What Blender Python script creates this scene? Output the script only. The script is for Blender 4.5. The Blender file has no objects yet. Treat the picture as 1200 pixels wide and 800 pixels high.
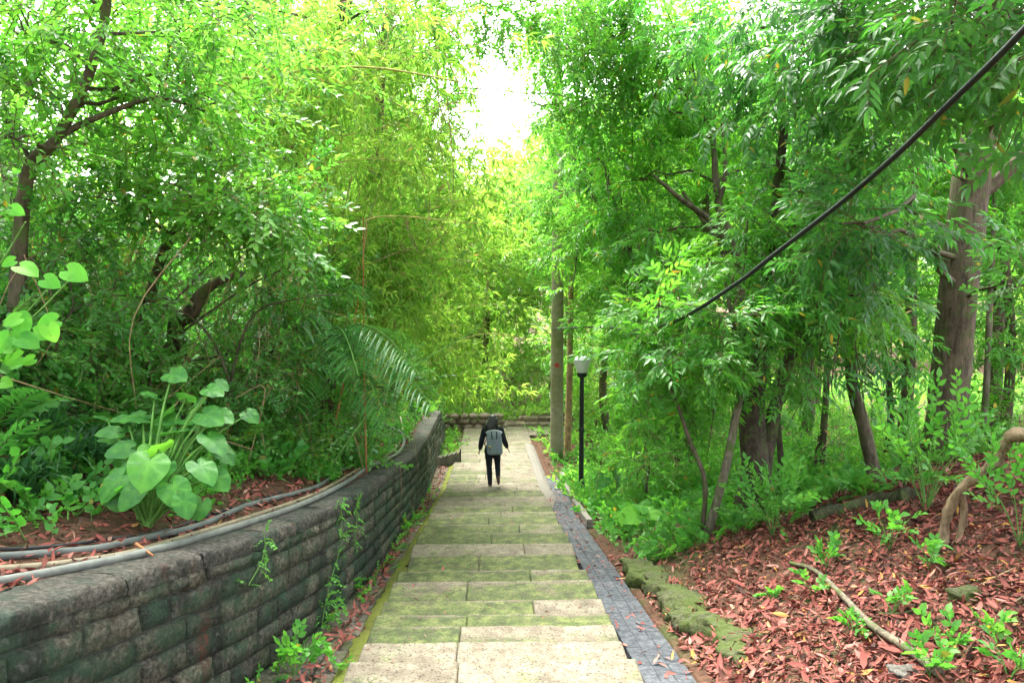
import bpy, math
import numpy as np
from math import radians, sin, cos, pi

rng = np.random.default_rng(11)
SC = bpy.context.scene
COL = SC.collection
A = lambda *x: np.array(x, float)

# ------------------------------------------------------------------ camera model
F = 867.0
PITCH, YAW = math.atan(70 / F), math.atan(23 / F)
CAM = A(0, 0, 1.9)
fw = A(sin(YAW) * cos(PITCH), cos(YAW) * cos(PITCH), -sin(PITCH))
rt = A(cos(YAW), -sin(YAW), 0)
up = np.cross(rt, fw)
def P(px, py, d):
    return CAM + fw * d + rt * ((px - 600) / F * d) + up * ((400 - py) / F * d)

# ------------------------------------------------------------------ terrain functions
def zp(y):
    y = np.asarray(y, float)
    return np.where(y < 16, -.16 * y, np.where(y < 23, -2.56 - .083 * (y - 16), np.maximum(-3.141 - .05 * (y - 23), -4.2)))
WY = [-8, 0, 1.5, 2.5, 3.3, 4.1, 5.1, 6.5, 8, 12, 16, 21, 26, 60]
WX = [-5, -3.5, -2.95, -2.55, -2.23, -2.0, -1.7, -1.48, -1.38, -1.36, -1.42, -1.5, -1.6, -2]
xw = lambda y: np.interp(y, WY, WX)
wallh = lambda y: np.interp(y, [0, 13.5, 14.2, 18, 21, 24, 60], [.92, .92, 1.0, 1.15, 1.2, .4, .4])
def wob(x, y, s, k=0):
    return (np.sin(x * s + 1.3 + k) * np.cos(y * s * 1.17 + .7 * k) + .5 * np.sin(x * s * 2.3 + y * s * 1.9 + k)) * .6
def g(x, y):
    x = np.asarray(x, float); y = np.asarray(y, float)
    b = zp(y)
    t = xw(y) - .14 - x
    hl = wallh(y) - .05 + .2 * np.clip(t, 0, 1.3) + .8 * np.clip(t - 1.3, 0, 5) + .3 * np.clip(t - 6.3, 0, 25)
    hl = hl + np.clip(t, 0, 1) * .07 * wob(x, y, 2.1)
    u = x - 1.42
    s = np.interp(y, [0, 7, 9.5, 13, 20, 40], [.34, .34, .23, .13, .07, .03])
    hr = -.1 + s * np.clip(u, 0, 5.5) + .4 * s * np.clip(u - 5.5, 0, 12) + np.clip(u, 0, 1) * .06 * wob(x, y, 1.9, 2)
    mid = np.where(np.abs(x) < 1.0, -.3, -.15)
    return b + np.where(t > 0, hl, np.where(u > 0, hr, mid))
def G(px, py):
    d = np.arange(1.2, 70, .02)
    pts = CAM + d[:, None] * (fw + rt * ((px - 600) / F) + up * ((400 - py) / F))
    hit = np.nonzero(pts[:, 2] < g(pts[:, 0], pts[:, 1]))[0]
    p = pts[hit[0]] if len(hit) else pts[-1]
    return A(p[0], p[1], g(p[0], p[1]))

# ------------------------------------------------------------------ mesh builder
class MB:
    def __init__(s): s.V = []; s.F3 = []; s.F4 = []; s.t = []; s.a = []; s.m3 = []; s.m4 = []; s.n = 0
    def add(s, V, Fc, tint=.5, aux=0., mi=0):
        V = np.asarray(V, float).reshape(-1, 3); Fc = np.asarray(Fc, int)
        n = len(V); s.V.append(V)
        s.t.append(np.broadcast_to(np.asarray(tint, float), (n,))); s.a.append(np.broadcast_to(np.asarray(aux, float), (n,)))
        m = np.broadcast_to(np.asarray(mi, int), (len(Fc),))
        if len(Fc):
            if Fc.shape[1] == 3: s.F3.append(Fc + s.n); s.m3.append(m)
            else: s.F4.append(Fc + s.n); s.m4.append(m)
        s.n += n
    def tube(s, pts, rad, seg=8, rough=0., mi=0, tint=.5, cap=True, flare=0):
        pts = np.asarray(pts, float); n = len(pts)
        rad = np.broadcast_to(np.asarray(rad, float), (n,))
        tan = np.gradient(pts, axis=0); tan /= np.linalg.norm(tan, axis=1)[:, None] + 1e-9
        ref = A(0, 1, 0) if abs(tan[0][2]) > .8 else A(0, 0, 1)
        u = np.cross(tan[0], ref); u /= np.linalg.norm(u)
        th = np.arange(seg) * 2 * pi / seg
        V = []
        for i in range(n):
            u = u - tan[i] * u.dot(tan[i]); u /= np.linalg.norm(u) + 1e-9
            v = np.cross(tan[i], u)
            r = rad[i] * (1 + rough * (np.sin(th * 3 + i * .5) * .5 + rng.normal(0, .5, seg)))
            V.append(pts[i] + np.cos(th)[:, None] * u * r[:, None] + np.sin(th)[:, None] * v * r[:, None])
        V = np.concatenate(V)
        i = np.arange(n - 1)[:, None] * seg; j = np.arange(seg)[None]
        k = (j + 1) % seg
        Fq = np.stack([i + j, i + k, i + seg + k, i + seg + j], -1).reshape(-1, 4)
        base = s.n
        s.add(V, Fq, tint, 0, mi)
        if cap:
            for e, off in ((0, 0), (n - 1, (n - 1) * seg)):
                ring = np.arange(seg)
                c = len(V)
                Fc = np.stack([np.full(seg, seg), (ring + 1) % seg, ring] if e == 0 else [np.full(seg, seg), ring, (ring + 1) % seg], -1)
                s.add(np.vstack([V[off:off + seg], pts[e]]), Fc, tint, 0, mi)
    def ball(s, c, r, seg=12, rings=8, mi=0, rot=None):
        r = np.broadcast_to(np.asarray(r, float), (3,))
        ph = np.linspace(0, pi, rings + 1)[1:-1]; th = np.arange(seg) * 2 * pi / seg
        V = np.array([[sin(a) * cos(b), sin(a) * sin(b), cos(a)] for a in ph for b in th] + [[0, 0, 1], [0, 0, -1]]) * r
        if rot is not None: V = V @ np.asarray(rot).T
        n = rings - 1
        i = np.arange(n - 1)[:, None] * seg; j = np.arange(seg)[None]; k = (j + 1) % seg
        b = s.n
        s.add(V + np.asarray(c, float), np.stack([i + j, i + seg + j, i + seg + k, i + k], -1).reshape(-1, 4), mi=mi)
        jj = np.arange(seg); kk = (jj + 1) % seg
        s.F3.append(np.stack([np.full(seg, n * seg), jj, kk], -1) + b); s.m3.append(np.full(seg, mi))
        s.F3.append(np.stack([np.full(seg, n * seg + 1), (n - 1) * seg + kk, (n - 1) * seg + jj], -1) + b); s.m3.append(np.full(seg, mi))
    def slab(s, x0, x1, y0, y1, zt, th, bev=.008, tint=.5, aux=0., jit=0., mi=0):
        """stone slab with eased edges; zt is a number or a function of y"""
        f = zt if callable(zt) else (lambda y: zt)
        b = bev
        def J(): return rng.normal(0, jit) if jit else 0
        zj = J() * .5
        V = []
        for (e, dz) in ((0, -th), (0, -b), (b, 0)):
            for (x, y) in ((x0 + e, y0 + e), (x1 - e, y0 + e), (x1 - e, y1 - e), (x0 + e, y1 - e)):
                V.append((x + J() * .3, y + J() * .3, f(y) + dz + zj))
        Fq = []
        for l in (0, 4):
            for i in range(4):
                k = (i + 1) % 4; Fq.append((l + i, l + k, l + 4 + k, l + 4 + i))
        Fq.append((8, 9, 10, 11)); Fq.append((3, 2, 1, 0))
        s.add(V, Fq, tint, aux, mi)
    def build(s, name, mats, parent=None, loc=None, smooth=True):
        V = np.concatenate(s.V) if s.V else np.zeros((0, 3))
        off = np.zeros(3)
        if parent is not None: off = WL[parent.name]
        elif loc is not None: off = np.asarray(loc, float)
        V = V - off
        f3 = np.concatenate(s.F3) if s.F3 else np.zeros((0, 3), int); f4 = np.concatenate(s.F4) if s.F4 else np.zeros((0, 4), int)
        me = bpy.data.meshes.new(name)
        me.vertices.add(len(V)); me.vertices.foreach_set('co', V.astype(np.float32).ravel())
        nl = f3.size + f4.size
        me.loops.add(nl); me.loops.foreach_set('vertex_index', np.concatenate([f3.ravel(), f4.ravel()]).astype(np.int32))
        npoly = len(f3) + len(f4)
        me.polygons.add(npoly)
        st = np.concatenate([np.arange(len(f3)) * 3, f3.size + np.arange(len(f4)) * 4]).astype(np.int32)
        me.polygons.foreach_set('loop_start', st)
        mi = np.concatenate((s.m3 + s.m4) or [np.zeros(0, int)]).astype(np.int32)
        me.polygons.foreach_set('material_index', mi)
        if not smooth: me.polygons.foreach_set('use_smooth', np.zeros(npoly, bool))
        me.update(calc_edges=True)
        for nm, arr in (('tint', s.t), ('aux', s.a)):
            at = me.attributes.new(nm, 'FLOAT', 'POINT')
            at.data.foreach_set('value', np.concatenate(arr).astype(np.float32) if arr else np.zeros(0, np.float32))
        for m in (mats if isinstance(mats, (list, tuple)) else [mats]): me.materials.append(m)
        o = bpy.data.objects.new(name, me); COL.objects.link(o)
        if parent is not None: o.parent = parent; WL[o.name] = off
        else: o.location = off; WL[o.name] = off
        return o
WL = {}
def tag(o, label=None, cat=None, group=None, kind=None):
    if label: o['label'] = label
    if cat: o['category'] = cat
    if group: o['group'] = group
    if kind: o['kind'] = kind
    return o
def thing(name, label, cat, loc, group=None):
    o = bpy.data.objects.new(name, None); COL.objects.link(o); o.empty_display_size = .1
    o.location = loc; WL[o.name] = np.asarray(loc, float)
    return tag(o, label, cat, group)
def dup(root, loc, rotz, scale, label):
    r = root.copy(); COL.objects.link(r); r.location = loc; r.rotation_euler = (0, 0, rotz); r.scale = (scale,) * 3
    r['label'] = label
    for ch in list(root.children):
        c = ch.copy(); COL.objects.link(c); c.parent = r
    return r
def spline(pts, n):
    """Catmull-Rom through rows (any columns)"""
    p = np.asarray(pts, float)
    p = np.vstack([2 * p[0] - p[1], p, 2 * p[-1] - p[-2]])
    out = []
    m = len(p) - 3
    for t in np.linspace(0, m - 1e-6, n):
        i = int(t); f = t - i
        a, b, c, d = p[i:i + 4]
        out.append(.5 * (2 * b + (c - a) * f + (2 * a - 5 * b + 4 * c - d) * f * f + (3 * b - a - 3 * c + d) * f ** 3))
    return np.array(out)
def norm(v): return v / (np.linalg.norm(v, axis=-1, keepdims=True) + 1e-9)

# ------------------------------------------------------------------ materials
class Mat:
    def __init__(s, name):
        s.m = bpy.data.materials.new(name); s.m.use_nodes = True
        s.nt = s.m.node_tree; s.nt.nodes.clear()
        s.out = s.nt.nodes.new('ShaderNodeOutputMaterial')
    def n(s, typ, **kw):
        nd = s.nt.nodes.new('ShaderNode' + typ)
        for k, v in kw.items():
            if k in nd.inputs.keys() if isinstance(k, str) and k[0].isupper() else False: s.set(nd.inputs[k], v)
            else: setattr(nd, k, v)
        return nd
    def set(s, inp, v):
        if isinstance(v, bpy.types.NodeSocket): s.nt.links.new(v, inp)
        else:
            if hasattr(inp.default_value, '__len__') and not hasattr(v, '__len__'): v = (v,) * 3
            if hasattr(inp.default_value, '__len__') and len(inp.default_value) == 4 and len(v) == 3: v = tuple(v) + (1,)
            inp.default_value = v
    def attr(s, nm): return s.n('Attribute', attribute_name=nm).outputs['Fac']
    def obj(s): return s.n('TexCoord').outputs['Object']
    def noise(s, scale, detail=5, rough=.6, vec=None, dist=0):
        nd = s.n('TexNoise'); s.set(nd.inputs['Vector'], vec if vec is not None else s.obj())
        nd.inputs['Scale'].default_value = scale; nd.inputs['Detail'].default_value = detail; nd.inputs['Roughness'].default_value = rough
        nd.inputs['Distortion'].default_value = dist
        return nd.outputs['Fac']
    def ramp(s, fac, stops, interp='LINEAR'):
        nd = s.n('ValToRGB'); cr = nd.color_ramp; cr.interpolation = interp
        while len(cr.elements) < len(stops): cr.elements.new(.5)
        for e, (p, c) in zip(cr.elements, stops):
            e.position = p; e.color = tuple(c) + (1,) if hasattr(c, '__len__') else (c, c, c, 1)
        s.set(nd.inputs['Fac'], fac); return nd.outputs['Color']
    def mix(s, fac, a, b, mode='MIX'):
        nd = s.n('Mix', data_type='RGBA', blend_type=mode)
        s.set(nd.inputs[0], fac); s.set(nd.inputs[6], a); s.set(nd.inputs[7], b); return nd.outputs[2]
    def math(s, op, a, b=0.):
        nd = s.n('Math', operation=op); s.set(nd.inputs[0], a); s.set(nd.inputs[1], b); return nd.outputs[0]
    def bump(s, h, strength=.4, dist=.02):
        nd = s.n('Bump'); s.set(nd.inputs['Height'], h); nd.inputs['Strength'].default_value = strength; nd.inputs['Distance'].default_value = dist
        return nd.outputs['Normal']
    def principled(s, col, rough=.7, nrm=None, spec=.3, **kw):
        nd = s.n('BsdfPrincipled'); s.set(nd.inputs['Base Color'], col); s.set(nd.inputs['Roughness'], rough)
        nd.inputs['Specular IOR Level'].default_value = spec
        if nrm is not None: s.set(nd.inputs['Normal'], nrm)
        for k, v in kw.items(): s.set(nd.inputs[k], v)
        return nd.outputs[0]
    def done(s, sh): s.nt.links.new(sh, s.out.inputs['Surface']); return s.m

def leafmat(name, dark, mid, light, old=(.30, .22, .03), rough=.38, trans=.42, gain=1.7, spec=.4, mottle=0.):
    M = Mat(name)
    c = M.ramp(M.attr('tint'), [(0., dark), (.5, mid), (.93, light), (1., old)])
    ml = tuple(np.array(mid) * A(1.25, .88, 1.15)); c = M.mix(M.math('MULTIPLY', M.attr('aux'), .75), c, ml)
    if mottle:
        c = M.mix(M.ramp(M.noise(16, 6, .7), [(.42, 0.), (.62, mottle)]), c, light); c = M.mix(M.ramp(M.noise(38, 4, .7), [(.64, 0.), (.69, .8)]), c, (.10, .075, .02))
    t = M.mix(1., c, (gain * 1.05, gain, gain * .65), 'MULTIPLY')
    b = M.principled(c, rough, spec=spec)
    tr = M.n('BsdfTranslucent'); M.set(tr.inputs['Color'], t)
    mx = M.n('MixShader'); mx.inputs[0].default_value = trans
    M.nt.links.new(b, mx.inputs[1]); M.nt.links.new(tr.outputs[0], mx.inputs[2])
    return M.done(mx.outputs[0])
def barkmat(name, c0, c1, c2, moss=.0, scale=6., bump=.6):
    M = Mat(name)
    o = M.obj(); mp = M.n('Mapping'); M.set(mp.inputs['Vector'], o); mp.inputs['Scale'].default_value = (1, 1, .25)
    n1 = M.noise(scale * 3, 6, .65, mp.outputs[0], .4); n2 = M.noise(scale * .6, 4, .6)
    c = M.ramp(n1, [(.3, c0), (.5, c1), (.72, c2)])
    c = M.mix(M.ramp(n2, [(.5, 0.), (.68, 1.)]), c, tuple(np.array(c1) * 1.6))
    if moss: c = M.mix(M.ramp(M.noise(scale * .8, 6, .7), [(.62 - moss * .3, 0.), (.74 - moss * .3, 1.)]), c, (.07, .10, .025))
    return M.done(M.principled(c, .85, M.bump(n1, bump, .03), .2))
def simplemat(name, col, rough=.6, var=.25, scale=12., bump=.15, metal=0., spec=.4):
    M = Mat(name); n = M.noise(scale, 6, .65)
    c = M.mix(M.ramp(n, [(.3, 0.), (.7, 1.)]), tuple(np.array(col) * (1 - var)), tuple(np.minimum(np.array(col) * (1 + var), 1)))
    return M.done(M.principled(c, rough, M.bump(n, bump, .01), spec, Metallic=metal))

LEAF = dict(
    right=leafmat('leaf_right', (.03, .13, .025), (.065, .25, .028), (.16, .38, .035), gain=1.9, trans=.5),
    deep=leafmat('leaf_deep', (.024, .105, .026), (.045, .18, .03), (.1, .29, .035), rough=.42, trans=.46, gain=1.9, spec=.35),
    bright=leafmat('leaf_bright', (.05, .2, .032), (.105, .31, .042), (.2, .42, .065), gain=1.75, trans=.55),
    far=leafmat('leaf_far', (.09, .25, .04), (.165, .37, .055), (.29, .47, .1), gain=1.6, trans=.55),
    shrub=leafmat('leaf_shrub', (.03, .13, .03), (.065, .24, .04), (.16, .37, .06), rough=.36, trans=.48, gain=1.8),
    gloss=leafmat('leaf_gloss', (.045, .2, .04), (.09, .3, .04), (.2, .42, .05), rough=.28, spec=.6, trans=.48),
    bamboo=leafmat('leaf_bamboo', (.08, .23, .03), (.165, .38, .05), (.33, .49, .1), old=(.38, .27, .12), rough=.5, trans=.52),
    palm=leafmat('leaf_palm', (.035, .13, .04), (.065, .22, .05), (.13, .32, .06), rough=.3, spec=.6, trans=.45),
    arum=leafmat('leaf_arum', (.022, .11, .025), (.045, .19, .035), (.15, .4, .045), rough=.42, trans=.42, spec=.25, mottle=.35),
    heart=leafmat('leaf_heart', (.045, .21, .03), (.08, .3, .035), (.15, .38, .045), rough=.55, trans=.4, spec=.12, mottle=.3),
    ground=leafmat('leaf_ground', (.03, .16, .03), (.07, .28, .035), (.15, .4, .05), rough=.5, trans=.48),
    strap=leafmat('leaf_strap', (.02, .075, .03), (.04, .13, .04), (.07, .2, .05), rough=.35, spec=.5),
)
def littermat():
    M = Mat('litter_leaf')
    c = M.ramp(M.attr('tint'), [(0., (.045, .02, .014)), (.22, (.12, .038, .026)), (.42, (.2, .052, .04)), (.66, (.3, .088, .064)), (.86, (.31, .165, .13)), (1., (.5, .26, .05))])
    n = M.noise(25, 4); c = M.mix(.35, c, M.ramp(n, [(.3, .25), (.7, 1.)]), 'MULTIPLY')
    return M.done(M.principled(c, .72, None, .2))
MAT_LITTER = littermat()
BARK = dict(
    brown=barkmat('bark_brown', (.032, .025, .017), (.088, .068, .045), (.165, .135, .095), .35, 6, 1.),
    grey=barkmat('bark_grey', (.05, .042, .03), (.12, .10, .07), (.22, .19, .14), .4),
    dark=barkmat('bark_dark', (.02, .015, .01), (.05, .038, .026), (.1, .08, .055), .35),
    tan=barkmat('bark_tan', (.14, .09, .045), (.28, .19, .10), (.38, .28, .17), 0.05, 8, .4),
    twig=barkmat('twig', (.05, .035, .02), (.12, .085, .05), (.2, .15, .09), 0, 20, .2),
    culm=barkmat('culm', (.2, .22, .05), (.36, .32, .10), (.45, .36, .16), 0, 10, .1),
    green=barkmat('stem_green', (.05, .13, .03), (.09, .2, .04), (.14, .28, .06), 0, 10, .1),
    root=barkmat('bark_root', (.09, .06, .035), (.21, .15, .09), (.36, .28, .18), .1, 11, 1.),
    red=barkmat('stem_red', (.16, .06, .03), (.3, .12, .05), (.4, .2, .09), 0, 10, .1),
    moss=barkmat('bark_moss', (.012, .012, .008), (.035, .034, .018), (.08, .08, .035), .35),
)

def soilmat():
    M = Mat('soil'); n = M.noise(1.1, 8, .65); n2 = M.noise(14, 8, .7)
    c = M.ramp(n2, [(.25, (.025, .016, .01)), (.5, (.075, .042, .026)), (.75, (.15, .075, .05))])
    c = M.mix(M.ramp(n, [(.52, 0.), (.68, 1.)]), c, (.04, .07, .02))
    return M.done(M.principled(c, .95, M.bump(n2, .8, .04), .1))
def pathmat():
    M = Mat('step_stone')
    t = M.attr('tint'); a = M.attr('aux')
    n = M.noise(4, 8, .7); f = M.noise(42, 6, .72); big = M.noise(1.5, 6, .7); sp = M.noise(60, 3, .6)
    st = M.ramp(n, [(.36, (.095, .078, .055)), (.5, (.165, .14, .102)), (.62, (.235, .208, .16))])
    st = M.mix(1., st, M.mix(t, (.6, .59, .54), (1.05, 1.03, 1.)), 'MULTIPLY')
    st = M.mix(M.ramp(f, [(.42, 0.), (.6, .5)]), st, (.13, .12, .09))
    moss = M.ramp(M.noise(7, 7, .72), [(.38, (.022, .038, .008)), (.5, (.055, .082, .016)), (.62, (.12, .14, .04))])
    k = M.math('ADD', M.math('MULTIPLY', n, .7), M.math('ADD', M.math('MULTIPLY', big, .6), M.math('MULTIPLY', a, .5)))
    k = M.math('ADD', k, M.math('MULTIPLY', f, .35))
    c = M.mix(M.ramp(k, [(.88, 0.), (1.2, .88)]), st, moss)
    c = M.mix(M.ramp(M.noise(11, 8, .75), [(.49, 0.), (.64, .7)]), c, (.065, .055, .035))
    c = M.mix(M.ramp(sp, [(.585, 0.), (.625, .9)]), c, (.028, .02, .014))
    return M.done(M.principled(c, .85, M.bump(M.math('ADD', f, M.math('MULTIPLY', n, .6)), .5, .012), .25))
def stonemat(name, stops, moss=(.03, .06, .04), mossk=.52, rust=True, fine=30):
    M = Mat(name); t = M.attr('tint')
    n = M.noise(6, 8, .72); f = M.noise(fine, 7, .75); b = M.noise(1.8, 6, .65)
    c = M.ramp(f, [(.36, stops[0][1]), (.5, stops[len(stops) // 2][1]), (.64, stops[-1][1])])
    c = M.mix(1., c, M.mix(t, (.35, .37, .38), (1.75, 1.6, 1.42)), 'MULTIPLY')
    c = M.mix(M.ramp(M.math('ADD', M.math('MULTIPLY', n, .6), M.math('MULTIPLY', b, .4)), [(mossk - .05, 0.), (mossk + .07, .8)]), c, moss)
    if rust:
        mp = M.n('Mapping'); M.set(mp.inputs['Vector'], M.obj()); mp.inputs['Scale'].default_value = (1, 1, .3)
        c = M.mix(M.ramp(M.noise(6, 6, .65, mp.outputs[0]), [(.605, 0.), (.74, .75)]), c, M.mix(M.ramp(f, [(.45, 0.), (.55, 1.)]), (.17, .05, .035), (.04, .03, .026)))
        c = M.mix(M.ramp(M.noise(3.3, 5, .6, mp.outputs[0]), [(.54, 0.), (.66, .6)]), c, (.012, .013, .012))
    c = M.mix(M.ramp(M.noise(13, 7, .72), [(.58, 0.), (.68, .55)]), c, (.17, .17, .15))
    return M.done(M.principled(c, .9, M.bump(M.math('ADD', f, n), 1., .04), .2))
MAT_SOIL = soilmat(); MAT_PATH = pathmat()
MAT_WALL = stonemat('wall_stone', [(.28, (.024, .024, .02)), (.5, (.085, .08, .066)), (.75, (.185, .175, .148))], moss=(.034, .075, .042), mossk=.48)
MAT_MORTAR = stonemat('wall_mortar', [(.3, (.012, .013, .012)), (.7, (.04, .042, .038))], rust=False)
MAT_COPING = stonemat('wall_coping', [(.28, (.03, .03, .028)), (.5, (.08, .077, .07)), (.75, (.165, .155, .14))], mossk=.53)
MAT_GUTTER = stonemat('gutter_stone', [(.28, (.05, .045, .04)), (.5, (.11, .10, .09)), (.75, (.19, .18, .17))], moss=(.09, .12, .03), mossk=.52, rust=False)
MAT_SLATE = stonemat('drain_slate', [(.28, (.04, .047, .058)), (.5, (.072, .084, .102)), (.75, (.115, .13, .152))], moss=(.06, .07, .06), mossk=.66, rust=False, fine=18)
MAT_SKIRT = stonemat('mossy_mortar', [(.28, (.08, .085, .03)), (.5, (.13, .14, .04)), (.75, (.2, .2, .08))], moss=(.17, .21, .025), mossk=.45, rust=False)
MAT_CONC = stonemat('pale_concrete', [(.28, (.10, .10, .095)), (.5, (.17, .165, .155)), (.75, (.25, .245, .23))], moss=(.14, .16, .07), mossk=.66, rust=False)
MAT_ROCK = stonemat('mossy_rock', [(.28, (.03, .032, .02)), (.5, (.08, .085, .05)), (.75, (.15, .15, .1))], moss=(.075, .11, .02), mossk=.45, rust=False)
MAT_CROSS = stonemat('rubble_stone', [(.28, (.12, .09, .075)), (.5, (.25, .2, .17)), (.75, (.38, .32, .28))], moss=(.1, .13, .04), mossk=.56)

# ------------------------------------------------------------------ leaf shapes and sprays  (V, F, T, M)
def leaf0(L, W, fold=.25, droop=.12):
    V = A([0, 0, 0], [-W / 2, L * .42, fold * W / 2], [W / 2, L * .42, fold * W / 2], [0, L, -droop * L]) if False else \
        np.array([[0, 0, 0], [-W / 2, L * .42, fold * W / 2], [W / 2, L * .42, fold * W / 2], [0, L, -droop * L]])
    return V, np.array([[0, 3, 1], [0, 2, 3]])
def leaf1(L, W, fold=.25, droop=.2, wave=0.):
    st = [(.28, .92), (.62, .85)]
    V = [[0, 0, 0]]
    for t, w in st:
        z = -droop * L * t * t
        V += [[-W / 2 * w, L * t, z + fold * W / 2 * w], [0, L * t, z], [W / 2 * w, L * t, z + fold * W / 2 * w * (1 - wave)]]
    V.append([0, L, -droop * L])
    Fc = [[0, 2, 1], [0, 3, 2], [1, 2, 5], [1, 5, 4], [2, 3, 6], [2, 6, 5], [4, 5, 7], [5, 6, 7]]
    return np.array(V, float), np.array(Fc)
def frame(d, upv):
    y = norm(d); x = norm(np.cross(y, upv)); z = np.cross(x, y)
    return np.stack([x, y, z], -1)      # columns
class Spray:
    def __init__(s): s.V = []; s.F = []; s.T = []; s.M = []; s.n = 0
    def leaf(s, lf, p, d, upv, t):
        V, Fc = lf; R = frame(np.asarray(d, float), np.asarray(upv, float))
        s.V.append(V @ R.T + p); s.F.append(Fc + s.n); s.T.append(np.full(len(V), t)); s.M.append(np.zeros(len(Fc), int)); s.n += len(V)
    def twig(s, pts, r):
        pts = np.asarray(pts, float)
        th = np.arange(3) * 2 * pi / 3; n = len(pts)
        V = np.concatenate([p + np.stack([np.cos(th) * r, 0 * th, np.sin(th) * r], -1) for p in pts])
        Fc = []
        for i in range(n - 1):
            for j in range(3):
                k = (j + 1) % 3; a, b, c, d = i * 3 + j, i * 3 + k, i * 3 + 3 + k, i * 3 + 3 + j
                Fc += [[a, b, c], [a, c, d]]
        s.V.append(V); s.F.append(np.array(Fc) + s.n); s.T.append(np.full(len(V), .5)); s.M.append(np.ones(len(Fc), int)); s.n += len(V)
    def done(s): return np.concatenate(s.V), np.concatenate(s.F), np.concatenate(s.T), np.concatenate(s.M)
R_ = rng
def spray_pinnate(fine=False, L=.12, W=.036, nleaf=5):
    """twig with compound drooping leaves"""
    s = Spray(); tl = .5
    s.twig([(0, tl * t, -.08 * t * t) for t in np.linspace(0, 1, 4)], .004)
    for i in range(nleaf):
        t = (i + 1) / nleaf; a = i * 2.4 + R_.uniform(-.4, .4)
        p0 = A(0, tl * t, -.08 * t * t)
        d = norm(A(cos(a) * .8, .7, sin(a) * .45 - .05)); n = 3 if i % 2 else 4; rl = L * 2.1
        pts = [p0 + d * rl * u + A(0, 0, -.3 * rl * u * u) for u in np.linspace(0, 1, 4)]
        if fine: s.twig(pts, .002)
        tint = R_.normal(0, .09)
        for k in range(n):
            u = (k + 1) / (n + .3); q = p0 + d * rl * u + A(0, 0, -.3 * rl * u * u)
            side = norm(np.cross(d, A(0, 0, 1)))
            for sg in (-1, 1):
                dd = d * .75 + side * sg * .75 + A(0, 0, -.25) + R_.normal(0, .12, 3)
                l = L * R_.uniform(.8, 1.15)
                lf = leaf1(l, W * R_.uniform(.85, 1.15), .3, R_.uniform(.15, .45)) if fine else leaf0(l, W, .3, R_.uniform(.1, .4))
                s.leaf(lf, q, dd, A(0, 0, 1) + R_.normal(0, .25, 3), tint + R_.normal(0, .07))
        s.leaf(leaf1(L, W, .3, .3) if fine else leaf0(L, W, .3, .3), p0 + d * rl + A(0, 0, -.3 * rl), d + A(0, 0, -.6), A(0, 0, 1), tint)
    return s.done()
def spray_simple(fine=False, L=.07, W=.036, n=16, tl=.42, flat=.35):
    s = Spray()
    s.twig([(0, tl * t, -.05 * t * t) for t in np.linspace(0, 1, 3)], .003)
    for i in range(n):
        t = .12 + .88 * (i + .5) / n; a = i * 2.4 + R_.uniform(-.5, .5)
        p = A(0, tl * t, -.05 * t * t)
        d = A(cos(a), .75, sin(a) * flat) + R_.normal(0, .15, 3)
        l = L * R_.uniform(.65, 1.2)
        lf = leaf1(l, W * l / L, .2, R_.uniform(.05, .35)) if fine else leaf0(l, W * l / L, .25, R_.uniform(.05, .3))
        s.leaf(lf, p, d, A(0, 0, 1) + R_.normal(0, .3, 3), R_.normal(0, .11))
    return s.done()
def spray_bamboo(L=.165, W=.02, fine=False):
    s = Spray(); tl = .5
    s.twig([(0, tl * t, -.14 * t * t) for t in np.linspace(0, 1, 4)], .0025)
    for i in range(7):
        t = (i + .6) / 7; a = i * 2.4
        p = A(0, tl * t, -.14 * t * t); d0 = A(cos(a) * .7, .6, sin(a) * .4)
        p1 = p + d0 * .09
        for k in range(4):
            d = d0 + R_.normal(0, .5, 3) + A(0, 0, -.55)
            l = L * R_.uniform(.6, 1.2)
            s.leaf(leaf0(l, W * R_.uniform(.8, 1.2), .3, R_.uniform(.1, .5)), p1, d, A(0, 0, 1) + R_.normal(0, .5, 3), R_.normal(0, .2))
    return s.done()
def spray_fern(L=.42, fine=True):
    s = Spray()
    f = lambda u: A(0, L * u * (1 - .15 * u), .55 * L * u - .6 * L * u * u)
    s.twig([f(u) for u in np.linspace(0, 1, 5)], .002)
    for u in np.linspace(.15, .98, 13):
        l = .30 * L * sin(pi * (u * .8 + .15)) + .01
        for sg in (-1, 1):
            s.leaf(leaf0(l, l * .28, .2, .2), f(u), A(sg, .45, -.05) + R_.normal(0, .08, 3), A(0, 0, 1), R_.normal(0, .05))
    return s.done()
def heart(L, ruffle=.012, n=22, cup=.05, droop=.25):
    """heart-shaped blade, stalk joins at the origin, tip towards +Y"""
    rings = (.0, .38, .72, 1.)
    V = [[0, 0, 0]]
    for r in rings[1:]:
        for i in range(n):
            th = 2 * pi * i / n                   # 0 = tip
            c = abs(((th + pi) % (2 * pi)) - pi) / pi     # 0 tip .. 1 notch
            rad = np.interp(c, [0, .12, .3, .5, .7, .88, .95, 1.], [.74, .60, .47, .43, .42, .37, .24, .1]) * L * r
            x = sin(th) * rad; y = cos(th) * rad
            z = cup * abs(x) - droop * max(y, 0) ** 2 / L + (ruffle * L / .4 * sin(th * 7) * r * r) - .25 * max(-y, 0) ** 2 / L
            V.append([x, y, z])
    Fc = [[0, 1 + (i + 1) % n, 1 + i] for i in range(n)]
    for q in range(2):
        for i in range(n):
            a, b = 1 + q * n + i, 1 + q * n + (i + 1) % n
            Fc += [[a, b, b + n], [a, b + n, a + n]]
    return np.array(V), np.array(Fc)
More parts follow.
